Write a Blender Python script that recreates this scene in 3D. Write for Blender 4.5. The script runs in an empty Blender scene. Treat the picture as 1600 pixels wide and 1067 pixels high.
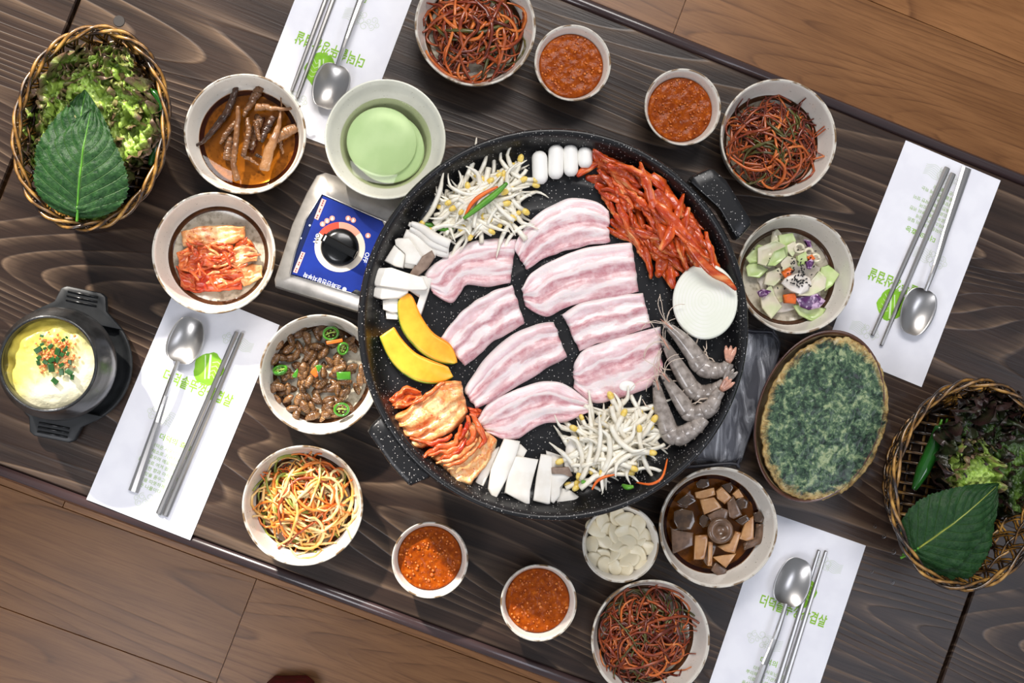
import bpy, math, random
from mathutils import Vector, Matrix, noise

# ------------------------------------------------------------------ camera, world, lights, exposure
SC = bpy.context.scene
COL = SC.collection
F = 2000.0                       # focal length in pixels of the 1600 px wide frame
NADIR = (650, 585)               # where the plumb line under the camera meets the frame
CAMH = 1.40                      # camera above the table top
TZ = 0.72                        # table top above the floor
_n = Vector(((NADIR[0]-800)/F, -(NADIR[1]-533.5)/F, -1)).normalized()
RC = _n.rotation_difference(Vector((0, 0, -1))).to_matrix()
cam_d = bpy.data.cameras.new('camera')
cam_d.sensor_width = 36; cam_d.lens = F/1600*36
cam_d.clip_start = 0.05; cam_d.clip_end = 50
cam = bpy.data.objects.new('camera', cam_d); COL.objects.link(cam)
cam.matrix_world = Matrix.Translation((0, 0, CAMH+TZ)) @ RC.to_4x4()
SC.camera = cam

world = bpy.data.worlds.new('world'); SC.world = world
world.use_nodes = True
bg = world.node_tree.nodes['Background']
bg.inputs[0].default_value = (0.86, 0.91, 1.0, 1); bg.inputs[1].default_value = 0.36

def light(name, kind, loc, energy, col, size=None, size_y=None, look=None):
    d = bpy.data.lights.new(name, kind); d.energy = energy; d.color = col
    if kind == 'AREA':
        d.shape = 'RECTANGLE'; d.size = size; d.size_y = size_y or size
    o = bpy.data.objects.new(name, d); COL.objects.link(o); o.location = loc
    if look is not None:
        o.rotation_euler = (Vector(look)-Vector(loc)).to_track_quat('-Z', 'Y').to_euler()
    return o
SUN_DIR = Vector((0.45*math.cos(math.radians(36)), -0.89*math.cos(math.radians(36)), -math.sin(math.radians(36)))).normalized()
sun = light('sun', 'SUN', (-1, 3, 3), 7.0, (1.0, 0.93, 0.84)); sun.data.angle = math.radians(2.2)
sun.rotation_euler = SUN_DIR.to_track_quat('-Z', 'Y').to_euler()
light('ceiling_or_fill_lamp', 'AREA', (0.30, 1.40, TZ+1.85), 34, (1.0, 0.96, 0.93), 1.2, 0.6, (0.25, 0.05, TZ))
light('ceiling_or_fill_lamp', 'AREA', (-0.95, -1.05, TZ+1.7), 17, (0.96, 0.96, 1.0), 0.8, 0.8, (-0.6, -0.75, 0))  # unseen fill lamp, added to brighten the floor at the lower left
light('ceiling_or_fill_lamp', 'AREA', (1.25, -0.55, TZ+1.85), 7.5, (0.84, 0.88, 1.0), 1.1, 0.5, (0.6, -0.1, TZ))
SC.view_settings.view_transform = 'Standard'; SC.view_settings.look = 'None'
SC.view_settings.exposure = 0.0; SC.view_settings.gamma = 1.0
SC.view_settings.use_curve_mapping = False

# ------------------------------------------------------------------ helpers
def P(px, py, z=0.0):
    """the point of the horizontal plane z (above the table top) seen at a pixel of the photograph"""
    d = RC @ Vector(((px-800)/F, -(py-533.5)/F, -1))
    t = (z-CAMH)/d.z
    return Vector((d.x*t, d.y*t, TZ+z))
def mpp(px, py, z=0.0):
    return (P(px+1, py, z)-P(px-1, py, z)).length/2
def crop(x0, y0, s):
    return lambda *pts: [(x0+a/s, y0+b/s) for a, b in pts]
def lin(c):
    return tuple(((v/255)/12.92 if v/255 <= 0.04045 else ((v/255+0.055)/1.055)**2.4) for v in c[:3])+(1,)
def link(o): COL.objects.link(o); return o
def tag(o, label, cat, group=None, kind=None):
    o['label'] = label; o['category'] = cat
    if group: o['group'] = group
    if kind: o['kind'] = kind
    return o
def empty(name, loc, rz=0.0):
    o = bpy.data.objects.new(name, None); o.empty_display_size = 0.02
    o.location = loc; o.rotation_euler = (0, 0, rz); return link(o)
def mkmesh(name, V, Fc, mats, uv=None, mi=None, smooth=True):
    me = bpy.data.meshes.new(name)
    me.from_pydata([tuple(v) for v in V], [], Fc)
    if not isinstance(mats, (list, tuple)): mats = [mats]
    for m in mats: me.materials.append(m)
    if mi: me.polygons.foreach_set('material_index', mi)
    if smooth: me.polygons.foreach_set('use_smooth', [True]*len(me.polygons))
    if uv:
        l = me.uv_layers.new(name='UVMap'); flat = []
        for p in me.polygons:
            for vi in p.vertices: flat += uv[vi]
        l.data.foreach_set('uv', flat)
    me.update(); return me
def wloc(o):
    v = Vector((0, 0, 0))
    while o is not None: v += o.location; o = o.parent
    return v
def ob(name, geo, mats, parent=None, origin=None, mi=None, smooth=True):
    """geo = (V, F[, UV]).  origin None: vertices are local; origin 'p': world vertices, parent's place is the origin;
    origin a point (top-level only): world vertices, the object stands at that point"""
    V, Fc = geo[0], geo[1]; uv = geo[2] if len(geo) > 2 else None
    if origin is not None:
        off = wloc(parent) if parent is not None else Vector(origin)
        V = [Vector(v)-off for v in V]
    me = mkmesh(name, V, Fc, mats, uv, mi, smooth)
    o = bpy.data.objects.new(name, me)
    if parent is not None: o.parent = parent
    elif origin is not None: o.location = Vector(origin)
    return link(o)
def copy_tree(o, parent=None):
    c = o.copy(); COL.objects.link(c)
    if parent is not None: c.parent = parent
    for ch in [k for k in o.children]:
        copy_tree(ch, c)
    return c
def join(*geos):
    V, Fc, UV = [], [], []
    for g in geos:
        n = len(V); V += list(g[0]); Fc += [[i+n for i in f] for f in g[1]]
        UV += list(g[2]) if len(g) > 2 else [(0, 0)]*len(g[0])
    return V, Fc, UV
def xf(g, m):
    return ([m @ Vector(v) for v in g[0]],)+tuple(g[1:])
def crom(pts, n, closed=False):
    """n points along a smooth curve through pts"""
    pts = [Vector(p) for p in pts]; m = len(pts); out = []
    segs = m if closed else m-1
    for k in range(n):
        t = k/(n if closed else n-1)*segs; i = min(int(t), segs-1); f = t-i
        g = (lambda j: pts[j % m]) if closed else (lambda j: pts[max(0, min(m-1, j))])
        a, b, c, d = g(i-1), g(i), g(i+1), g(i+2)
        out.append(0.5*((2*b)+(c-a)*f+(2*a-5*b+4*c-d)*f*f+(3*b-a-3*c+d)*f**3))
    return out
def interp(xs, t):
    k = t*(len(xs)-1); i = min(int(k), len(xs)-2); f = k-i
    return xs[i]*(1-f)+xs[i+1]*f
def lathe(prof, n=48, sx=1.0, sy=1.0, band=None):
    """prof: (r, z) or (r, z, material index of the band that starts here)"""
    V, Fc, MI, rows = [], [], [], []
    for p in prof:
        if p[0] < 1e-6:
            rows.append([len(V)]); V.append(Vector((0, 0, p[1])))
        else:
            rows.append(list(range(len(V), len(V)+n)))
            for k in range(n):
                a = 2*math.pi*k/n; V.append(Vector((p[0]*sx*math.cos(a), p[0]*sy*math.sin(a), p[1])))
    for i in range(len(rows)-1):
        a, b = rows[i], rows[i+1]; m = prof[i][2] if len(prof[i]) > 2 else 0
        for k in range(n):
            k2 = (k+1) % n
            if len(a) == 1 and len(b) == 1: continue
            if len(a) == 1: f = [a[0], b[k2], b[k]]
            elif len(b) == 1: f = [a[k], a[k2], b[0]]
            else: f = [a[k], a[k2], b[k2], b[k]]
            Fc.append(f); MI.append(m)
    return V, Fc, MI
def tube(pts, rad, n=6, cap=True, roll=0.0):
    """rad: one radius or one per point; a radius may be a pair (across, upward)"""
    pts = [Vector(p) for p in pts]; m = len(pts); V, Fc, UV = [], [], []
    L = 0.0
    for i, p in enumerate(pts):
        T = (pts[min(i+1, m-1)]-pts[max(i-1, 0)]).normalized()
        S = T.cross(Vector((0, 0, 1)))
        if S.length < 0.15: S = T.cross(Vector((0, 1, 0)))
        S.normalize(); U = S.cross(T)
        r = rad[i] if isinstance(rad, (list, tuple)) else rad
        ra, rb = r if isinstance(r, (list, tuple)) else (r, r)
        for k in range(n):
            a = 2*math.pi*k/n+roll
            V.append(p+S*(ra*math.cos(a))+U*(rb*math.sin(a))); UV.append((i/(m-1), k/n))
    for i in range(m-1):
        for k in range(n):
            k2 = (k+1) % n
            Fc.append([i*n+k, i*n+k2, (i+1)*n+k2, (i+1)*n+k])
    if cap:
        Fc.append(list(range(n))[::-1]); Fc.append([(m-1)*n+k for k in range(n)])
    return V, Fc, UV
def loop_tube(pts, rad, n=6, roll=0.0):
    g = tube(pts, rad, n, cap=False, roll=roll); m = len(pts); Fc = g[1]
    for k in range(n):
        k2 = (k+1) % n
        Fc.append([(m-1)*n+k, (m-1)*n+k2, k2, k])
    return g[0], Fc, g[2]
def grid(nu, nv, fn, uvfn=None):
    V, Fc, UV = [], [], []
    for i in range(nu+1):
        for j in range(nv+1):
            u, v = i/nu, j/nv; V.append(fn(u, v)); UV.append(uvfn(u, v) if uvfn else (u, v))
    for i in range(nu):
        for j in range(nv):
            a = i*(nv+1)+j; Fc.append([a, a+nv+1, a+nv+2, a+1])
    return V, Fc, UV
def slab(nu, nv, fn, thick):
    """a grid surface closed below by a copy let down by thick (a number or f(u, v))"""
    V, Fc, UV = grid(nu, nv, fn); n = len(V)
    for i in range(nu+1):
        for j in range(nv+1):
            t = thick(i/nu, j/nv) if callable(thick) else thick
            V.append(V[i*(nv+1)+j]-Vector((0, 0, t))); UV.append((i/nu, j/nv))
    Fc += [[k+n for k in f][::-1] for f in Fc[:]]
    rim = [i*(nv+1) for i in range(nu+1)]+[nu*(nv+1)+j for j in range(1, nv+1)]
    rim += [i*(nv+1)+nv for i in range(nu-1, -1, -1)]+[j for j in range(nv-1, 0, -1)]
    for k in range(len(rim)):
        a, b = rim[k], rim[(k+1) % len(rim)]
        Fc.append([b, a, a+n, b+n])
    return V, Fc, UV
def bar(c, sx, sy, sz, bev=0.0):
    """box of full size sx, sy, sz standing on c, its top edges chamfered by bev"""
    x, y, z = c; hx, hy = sx/2, sy/2
    r = [(hx, hy, 0), (hx, hy, sz-bev), (hx-bev, hy-bev, sz)] if bev else [(hx, hy, 0), (hx, hy, sz)]
    V, Fc = [], []
    for a, b, h in r: V += [Vector((x+s*a, y+t*b, z+h)) for s, t in ((-1, -1), (1, -1), (1, 1), (-1, 1))]
    for i in range(len(r)-1):
        for k in range(4): Fc.append([i*4+k, i*4+(k+1) % 4, i*4+4+(k+1) % 4, i*4+4+k])
    Fc.append([3, 2, 1, 0]); k = 4*(len(r)-1); Fc.append([k, k+1, k+2, k+3])
    return V, Fc
def poly_slab(pts, thick, ins=0.12, smooth=0, rough=0.0, seed=0, dome=0.0):
    """pts: world points of the lower outline; a slab with a rounded upper edge"""
    if smooth: pts = crom(pts, smooth, True)
    pts = [Vector(p) for p in pts]; n = len(pts); c = sum(pts, Vector())/n
    if sum((pts[i].x-c.x)*(pts[(i+1) % n].y-c.y)-(pts[(i+1) % n].x-c.x)*(pts[i].y-c.y) for i in range(n)) < 0: pts.reverse()
    V, Fc = [], []; up = Vector((0, 0, 1))
    rows = [(0.97, 0.0), (1.0, 0.25), (1.0, 0.72), (1-ins*0.4, 0.94), (1-ins, 1.0), (1-ins-0.3, 1.0+dome*0.6)]
    for s, h in rows:
        for p in pts:
            q = c+(p-c)*s+up*(thick*h)
            if rough and h > 0.2: q += noise.noise_vector(q*260+Vector((seed, 0, 0)))*rough
            V.append(q)
    for i in range(len(rows)-1):
        for k in range(n): Fc.append([i*n+k, i*n+(k+1) % n, (i+1)*n+(k+1) % n, (i+1)*n+k])
    V.append(c+up*thick*(1+dome)); t = len(V)-1; k0 = (len(rows)-1)*n
    for k in range(n): Fc.append([k0+k, k0+(k+1) % n, t])
    Fc.append(list(range(n))[::-1])
    return V, Fc
def between(A, B, z, nu, nv, fn=None, thick=0.004, world=True):
    """a slab between two edge curves of pixels (left to right); fn(u, v) = extra height"""
    a = [P(x, y, z) for x, y in A]; b = [P(x, y, z) for x, y in B]
    a = crom(a, nu+1); b = crom(b, nu+1)
    def f(u, v):
        i = round(u*nu); p = b[i].lerp(a[i], v)
        if fn: p = p+Vector((0, 0, fn(u, v)))
        return p
    return slab(nu, nv, f, thick)

# ------------------------------------------------------------------ materials
class NT:
    def __init__(s, name):
        s.m = bpy.data.materials.new(name); s.m.use_nodes = True; s.t = s.m.node_tree
        s.b = s.t.nodes['Principled BSDF']; s.out = s.t.nodes['Material Output']
    def n(s, k, **kw):
        o = s.t.nodes.new('ShaderNode'+k)
        for a, v in kw.items(): setattr(o, a, v)
        return o
    def l(s, a, b): s.t.links.new(a, b)
    def coord(s, scale=(1, 1, 1), out='Object', loc=(0, 0, 0)):
        c = s.n('TexCoord'); mp = s.n('Mapping'); mp.inputs['Scale'].default_value = scale; mp.inputs['Location'].default_value = loc
        s.l(c.outputs[out], mp.inputs[0]); return mp.outputs[0]
    def noise(s, co, scale, detail=3, rough=0.5, dist=0.0):
        x = s.n('TexNoise'); x.inputs['Scale'].default_value = scale; x.inputs['Detail'].default_value = detail
        x.inputs['Roughness'].default_value = rough; x.inputs['Distortion'].default_value = dist
        if co is not None: s.l(co, x.inputs['Vector'])
        return x.outputs['Fac']
    def ramp(s, fac, stops, interp='LINEAR'):
        r = s.n('ValToRGB'); r.color_ramp.interpolation = interp; e = r.color_ramp.elements
        while len(e) < len(stops): e.new(0.5)
        for k, (p, c) in enumerate(stops):
            e[k].position = p; e[k].color = c if len(c) == 4 else lin(c)
        s.l(fac, r.inputs[0]); return r.outputs[0]
    def mix(s, fac, a, b, mode='MIX'):
        x = s.n('Mix', data_type='RGBA', blend_type=mode)
        for sock, v in ((x.inputs[0], fac), (x.inputs[6], a), (x.inputs[7], b)):
            if hasattr(v, 'is_linked'): s.l(v, sock)
            else: sock.default_value = v
        return x.outputs[2]
    def math(s, op, a, b=0.0):
        x = s.n('Math', operation=op)
        for sock, v in ((x.inputs[0], a), (x.inputs[1], b)):
            if hasattr(v, 'is_linked'): s.l(v, sock)
            else: sock.default_value = v
        return x.outputs[0]
    def bump(s, h, strength, dist=0.001):
        x = s.n('Bump'); x.inputs['Strength'].default_value = strength; x.inputs['Distance'].default_value = dist
        s.l(h, x.inputs['Height']); s.l(x.outputs[0], s.b.inputs['Normal'])
    def rand(s):
        return s.n('ObjectInfo').outputs['Random']
    def done(s, col=None, rough=0.5, metal=0.0, spec=0.5, coat=0.0, sss=0.0):
        b = s.b.inputs
        if col is not None:
            if hasattr(col, 'is_linked'): s.l(col, b['Base Color'])
            else: b['Base Color'].default_value = col if len(col) == 4 else lin(col)
        if hasattr(rough, 'is_linked'): s.l(rough, b['Roughness'])
        else: b['Roughness'].default_value = rough
        b['Metallic'].default_value = metal; b['Specular IOR Level'].default_value = spec
        b['Coat Weight'].default_value = coat; b['Coat Roughness'].default_value = 0.08
        if sss:
            b['Subsurface Weight'].default_value = sss; b['Subsurface Radius'].default_value = (0.006, 0.003, 0.002); b['Subsurface Scale'].default_value = 1.0
        return s.m
def pm(name, c1, c2=None, sc=60, lo=0.4, hi=0.6, c3=None, rough=0.5, metal=0, spec=0.5, coat=0, bump=0, bsc=300, stretch=(1, 1, 1), sss=0, vary=0.0, detail=4):
    """plain or two/three-tone noise material; vary = brightness change from copy to copy"""
    s = NT(name)
    if c2 is None: col = None
    else:
        f = s.noise(s.coord(stretch), sc, detail)
        st = [(lo, c1), (hi, c2)] + ([(min(hi+0.14, 0.99), c3)] if c3 else [])
        col = s.ramp(f, st)
    if vary:
        r = s.rand(); k = s.math('ADD', s.math('MULTIPLY', r, 2*vary), 1-vary)
        g = s.n('CombineColor'); [s.l(k, g.inputs[i]) for i in range(3)]
        col = s.mix(1.0, col if col is not None else lin(c1), g.outputs[0], 'MULTIPLY')
    if bump: s.bump(s.noise(s.coord(), bsc, 3), bump, 0.002)
    return s.done(col if col is not None else c1, rough, metal, spec, coat, sss)

def wood(name, dark, mid, light, per, distort, rough, coat, stretch, bumpd, rand=False, linec=None, spec=0.35):
    s = NT(name); c = s.n('TexCoord'); mp = s.n('Mapping'); mp.inputs['Scale'].default_value = (stretch, 1, 1)
    vec = c.outputs['Object']
    if rand:
        r = s.rand(); cb = s.n('CombineXYZ'); s.l(s.math('MULTIPLY', r, 37.0), cb.inputs[0]); s.l(s.math('MULTIPLY', r, 91.0), cb.inputs[1])
        ad = s.n('VectorMath', operation='ADD'); s.l(vec, ad.inputs[0]); s.l(cb.outputs[0], ad.inputs[1]); vec = ad.outputs[0]
    s.l(vec, mp.inputs[0]); v = mp.outputs[0]
    big = s.n('TexNoise'); big.inputs['Scale'].default_value = 0.55/per; big.inputs['Detail'].default_value = 3; s.l(v, big.inputs['Vector'])
    ring = s.n('TexNoise'); ring.inputs['Scale'].default_value = 4.5; ring.inputs['Detail'].default_value = 1.6; ring.inputs['Roughness'].default_value = 0.42; ring.inputs['Distortion'].default_value = 0.25
    s.l(v, ring.inputs['Vector'])
    w = s.math('FRACT', s.math('MULTIPLY', ring.outputs['Fac'], distort))
    mp2 = s.n('Mapping'); mp2.inputs['Scale'].default_value = (stretch*0.22, 1, 1); s.l(vec, mp2.inputs[0])
    fine = s.noise(mp2.outputs[0], 420, 3, 0.6)
    med = s.noise(mp2.outputs[0], 70, 3, 0.6)
    base = s.ramp(big.outputs['Fac'], [(0.32, dark), (0.62, mid)])
    lines = s.ramp(w, [(0.0, (0, 0, 0, 1)), (0.45, (0.05, 0.05, 0.05, 1)), (0.80, (0.45, 0.45, 0.45, 1)), (0.92, (1, 1, 1, 1)), (1.0, (0, 0, 0, 1))])
    lm = s.math('MULTIPLY', lines, s.ramp(med, [(0.34, (0.0, 0.0, 0.0, 1)), (0.60, (1, 1, 1, 1))]))
    col = s.mix(lm, base, lin(light))
    col = s.mix(s.math('MULTIPLY', s.ramp(fine, [(0.45, (0, 0, 0, 1)), (0.75, (1, 1, 1, 1))]), 0.55), col, lin(linec or dark))
    if rand:
        k = s.math('ADD', s.math('MULTIPLY', s.rand(), 0.3), 0.85)
        g = s.n('CombineColor'); [s.l(k, g.inputs[i]) for i in range(3)]
        col = s.mix(1.0, col, g.outputs[0], 'MULTIPLY')
    h = s.math('ADD', s.math('MULTIPLY', lines, 0.6), s.math('MULTIPLY', fine, 0.5))
    s.bump(h, bumpd, 0.0012)
    return s.done(col, rough, 0, spec, coat)

MAT = {}
MAT['table'] = wood('dark_table_wood', (34, 23, 18), (54, 39, 31), (114, 93, 75), 0.016, 64.0, 0.33, 0.0, 0.13, 0.3, linec=(20, 12, 10))
MAT['table_edge'] = pm('table_edge_trim', (44, 33, 34), (62, 46, 46), 40, stretch=(.1, 1, 1), rough=0.25, coat=0.3)
MAT['floor'] = wood('oak_floor_board', (146, 98, 56), (170, 118, 72), (118, 76, 42), 0.03, 30.0, 0.34, 0.0, 0.2, 0.10, rand=True, linec=(112, 70, 38))
MAT['wall'] = pm('plaster_wall', (214, 208, 198), (222, 217, 208), 8, rough=0.9)
MAT['frame'] = pm('window_frame_paint', (230, 228, 224), rough=0.4)
def glaze(name, white, speck):
    s = NT(name); f = s.noise(s.coord(), 420, 2); g = s.noise(s.coord(), 30, 3)
    base = s.mix(s.ramp(g, [(0.35, (0, 0, 0, 1)), (0.65, (1, 1, 1, 1))]), lin(white), lin(tuple(v-10 for v in white)))
    return s.done(s.mix(s.ramp(f, [(0.69, (0, 0, 0, 1)), (0.73, (1, 1, 1, 1))]), base, lin(speck)), 0.16, 0, 0.5, 0.3)
MAT['glaze'] = glaze('white_speckled_glaze', (238, 232, 222), (160, 146, 130))
MAT['glaze_plain'] = glaze('pale_celadon_glaze', (232, 231, 214), (190, 184, 160))
MAT['rim'] = pm('worn_rim_glaze', (206, 200, 188), (122, 98, 70), 70, 0.46, 0.58, rough=0.25)
MAT['brown_ring'] = pm('brown_glaze_ring', (66, 42, 28), (84, 54, 34), 60, rough=0.15, coat=0.4)
MAT['speck_floor'] = pm('grey_speckled_glaze', (196, 187, 168), (152, 142, 122), 160, 0.48, 0.66, rough=0.2, coat=0.3)
MAT['cream_floor'] = pm('cream_glaze', (212, 203, 184), (196, 186, 164), 60, rough=0.18, coat=0.3)
MAT['steel'] = pm('satin_steel', (184, 181, 178), rough=0.30, metal=1)
MAT['stove'] = pm('satin_stove_steel', (186, 180, 172), (170, 164, 156), 60, rough=0.33, metal=0.75)
MAT['paper'] = pm('white_paper', (232, 232, 238), (226, 226, 233), 30, rough=0.7)
MAT['print'] = pm('green_print', (140, 190, 50), rough=0.7)
MAT['print_dim'] = pm('faded_green_print', (166, 192, 130), rough=0.7)
MAT['print_pale'] = pm('pale_line_print', (206, 214, 200), rough=0.7)
MAT['print_leaf'] = pm('leaf_green_print', (140, 198, 44), (118, 178, 30), 60, rough=0.7)
MAT['print_vein'] = pm('leaf_vein_print', (206, 228, 180), rough=0.7)
MAT['blue'] = pm('blue_panel', (14, 46, 140), (12, 38, 122), 20, rough=0.5, spec=0.25)
MAT['white_ink'] = pm('white_ink', (228, 230, 236), rough=0.5)
MAT['red_ink'] = pm('red_ink', (226, 66, 40), rough=0.5)
MAT['salmon_ink'] = pm('salmon_ink', (232, 150, 126), rough=0.5)
MAT['pink_label'] = pm('pink_label', (222, 176, 170), rough=0.5)
MAT['brown_ink'] = pm('dark_red_ink', (140, 60, 54), rough=0.6)
MAT['cream_ring'] = pm('cream_ring', (220, 208, 192), rough=0.4)
MAT['black'] = pm('black_plastic', (12, 12, 12), rough=0.22, coat=0.2)
MAT['black_matte'] = pm('black_tray_plastic', (22, 24, 26), (28, 30, 32), 120, rough=0.42)
MAT['stone'] = pm('black_glazed_stone', (26, 27, 28), (44, 45, 46), 90, 0.4, 0.7, rough=0.25, coat=0.3, bump=0.1)
def specks():
    s = NT('black_speckled_enamel'); v = s.n('TexVoronoi'); v.inputs['Scale'].default_value = 430; s.l(s.coord(), v.inputs['Vector'])
    near = s.ramp(v.outputs['Distance'], [(0.14, (1, 1, 1, 1)), (0.26, (0, 0, 0, 1))])
    sep = s.n('SeparateColor'); s.l(v.outputs['Color'], sep.inputs[0])
    pick = s.ramp(sep.outputs[0], [(0.52, (0, 0, 0, 1)), (0.56, (0.3, 0.3, 0.3, 1)), (1.0, (1, 1, 1, 1))])
    f = s.math('MULTIPLY', near, pick)
    return s.done(s.mix(f, lin((20, 20, 22)), lin((214, 210, 206))), 0.34, 0, 0.4, 0.0)
MAT['pan'] = specks()
MAT['pan_dark'] = pm('black_stove_iron', (16, 16, 16), rough=0.5)
def pork():
    s = NT('raw_pork_belly'); uv = s.coord(out='UV'); sep = s.n('SeparateXYZ'); s.l(uv, sep.inputs[0])
    r = s.rand(); cb = s.n('CombineXYZ'); s.l(s.math('MULTIPLY', r, 50), cb.inputs[2])
    mp = s.n('Mapping'); mp.inputs['Scale'].default_value = (2.2, 3.4, 1); s.l(uv, mp.inputs[0])
    ad = s.n('VectorMath', operation='ADD'); s.l(mp.outputs[0], ad.inputs[0]); s.l(cb.outputs[0], ad.inputs[1])
    w = s.noise(ad.outputs[0], 1.3, 4, 0.55)
    fine = s.noise(s.coord((1, 1, 1)), 160, 4, 0.6)
    v = s.math('ADD', sep.outputs[1], s.math('MULTIPLY', s.math('SUBTRACT', w, 0.5), 0.62))
    v = s.math('ADD', v, s.math('MULTIPLY', s.math('SUBTRACT', r, 0.5), 0.10))
    fat, pink, deep = (240, 226, 224), (219, 178, 180), (190, 126, 134)
    col = s.ramp(v, [(0.02, pink), (0.10, deep), (0.20, pink), (0.26, fat), (0.35, fat), (0.41, pink), (0.52, deep), (0.60, pink), (0.65, fat), (0.72, fat), (0.77, pink), (0.86, (232, 200, 204)), (0.92, fat)])
    col = s.mix(s.math('MULTIPLY', s.ramp(fine, [(0.42, (0, 0, 0, 1)), (0.66, (1, 1, 1, 1))]), 0.42), col, lin((238, 218, 220)))
    s.bump(s.math('ADD', fine, s.math('MULTIPLY', v, 1.5)), 0.25, 0.003)
    return s.done(col, 0.34, 0, 0.5, 0.12, 0.15)
MAT['pork'] = pork()
MAT['rice_cake'] = pm('white_rice_cake', (244, 242, 236), rough=0.4, coat=0.1)
MAT['onion'] = pm('onion_flesh', (240, 240, 230), (234, 236, 220), 40, rough=0.35, coat=0.1)
MAT['onion_line'] = pm('onion_ring_groove', (232, 234, 218), rough=0.4)
MAT['pumpkin'] = pm('pumpkin_flesh', (240, 182, 50), (234, 158, 32), 60, 0.4, 0.66, rough=0.4)
MAT['pumpkin_core'] = pm('pumpkin_core', (232, 140, 20), rough=0.5, bump=0.4)
MAT['pumpkin_rind'] = pm('pumpkin_rind', (150, 160, 40), (96, 126, 34), 80, rough=0.4)
MAT['mushroom'] = pm('white_mushroom_flesh', (226, 220, 209), (236, 232, 224), 50, rough=0.55)
MAT['mush_cap'] = pm('brown_mushroom_cap', (120, 98, 84), (146, 124, 108), 120, rough=0.5)
MAT['sprout'] = pm('bean_sprout_stem', (240, 236, 222), (230, 222, 202), 90, rough=0.32, coat=0.15, vary=0.06)
MAT['bean'] = pm('yellow_bean_head', (238, 216, 130), (232, 196, 84), 120, rough=0.35, coat=0.1)
MAT['deodeok'] = pm('red_seasoned_root', (168, 46, 10), (212, 92, 32), 85, 0.36, 0.55, (240, 168, 104), rough=0.28, coat=0.3, bump=0.35, stretch=(.35, 1.4, 1), vary=0.16)
def kimchi_mat(name, deep, mid, pale, sc, lo, hi):
    s = NT(name); c = s.coord(); f = s.noise(c, sc, 5, 0.6, 0.4); g = s.noise(c, 260, 3, 0.6); h = s.noise(c, 95, 4, 0.6)
    col = s.ramp(f, [(lo, deep), (hi, mid), (hi+.14, pale)])
    col = s.mix(s.ramp(h, [(0.52, (0, 0, 0, 1)), (0.66, (.75, .75, .75, 1))]), col, lin(deep))
    col = s.mix(s.ramp(g, [(0.62, (0, 0, 0, 1)), (0.70, (.85, .85, .85, 1))]), col, lin((172, 40, 12)))
    s.bump(s.math('ADD', h, g), 0.35, 0.002); return s.done(col, 0.3, 0, 0.5, 0.2)
MAT['kimchi'] = kimchi_mat('kimchi_leaf', (190, 66, 20), (222, 116, 56), (236, 178, 120), 60, 0.36, 0.56)
MAT['kimchi_pale'] = kimchi_mat('pale_kimchi_stem', (206, 92, 36), (232, 160, 96), (240, 206, 150), 52, 0.34, 0.5)
MAT['kimchi_red'] = pm('red_kimchi_paste', (178, 44, 12), (216, 92, 36), 60, 0.35, 0.65, rough=0.25, coat=0.3, bump=0.3)
MAT['shrimp'] = pm('grey_shrimp_shell', (124, 114, 106), (168, 158, 150), 130, 0.38, 0.62, rough=0.22, coat=0.4)
MAT['shrimp_pink'] = pm('pinkish_shrimp_shell', (176, 130, 112), (206, 150, 126), 160, rough=0.3, coat=0.3)
MAT['antenna'] = pm('pale_antenna', (214, 196, 178), rough=0.4)
MAT['sauce'] = pm('ssamjang_paste', (126, 50, 2), (156, 70, 4), 180, 0.36, 0.6, (196, 104, 30), rough=0.24, spec=0.16, bump=0.25, bsc=420)
MAT['sauce_bit'] = pm('sauce_bit', (200, 112, 36), (172, 78, 18), 300, rough=0.3, coat=0.2, vary=0.2)
MAT['sc_red'] = pm('red_scallion_strip', (124, 44, 16), (170, 82, 34), 60, rough=0.25, coat=0.3)
MAT['sc_dark'] = pm('dark_red_scallion_strip', (84, 26, 12), (112, 40, 16), 60, rough=0.25, coat=0.3)
MAT['sc_pale'] = pm('orange_scallion_strip', (212, 122, 54), (190, 88, 30), 50, rough=0.3, coat=0.2)
MAT['sc_green'] = pm('olive_scallion_strip', (86, 84, 30), (70, 58, 24), 60, rough=0.3, coat=0.2)
MAT['so_pale'] = pm('pale_scallion_strip', (236, 214, 156), (232, 172, 84), 50, rough=0.3, coat=0.2)
MAT['so_orange'] = pm('bright_orange_strip', (222, 104, 30), (232, 146, 60), 50, rough=0.3, coat=0.2)
MAT['so_green'] = pm('yellow_green_strip', (152, 158, 62), (120, 128, 44), 60, rough=0.3, coat=0.2)
MAT['pupa'] = pm('silkworm_pupa_shell', (98, 64, 38), (150, 108, 66), 110, 0.36, 0.58, (200, 162, 108), rough=0.24, coat=0.4, vary=0.3)
MAT['pupa_groove'] = pm('pupa_groove', (70, 44, 26), rough=0.4)
MAT['chili'] = pm('green_chili', (74, 142, 34), (52, 116, 26), 60, rough=0.18, coat=0.5)
MAT['chili_in'] = pm('pale_chili_flesh', (168, 196, 96), (140, 176, 70), 120, rough=0.3)
MAT['chili_dark'] = pm('dark_green_chili', (34, 92, 30), (24, 72, 24), 40, rough=0.12, coat=0.6)
MAT['carrot'] = pm('carrot', (232, 112, 34), (222, 94, 24), 60, rough=0.35)
MAT['leek'] = pm('green_onion', (96, 160, 44), (70, 134, 34), 60, rough=0.3)
MAT['root'] = pm('brown_root', (84, 53, 31), (116, 79, 48), 70, 0.35, 0.65, rough=0.24, coat=0.15, bump=0.3, vary=0.1)
MAT['root_dark'] = pm('dark_root', (46, 27, 16), (70, 43, 26), 70, rough=0.24, coat=0.15, bump=0.4)
MAT['root_pale'] = pm('pale_root', (146, 104, 66), (116, 78, 48), 70, rough=0.26, coat=0.15, bump=0.3)
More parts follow.
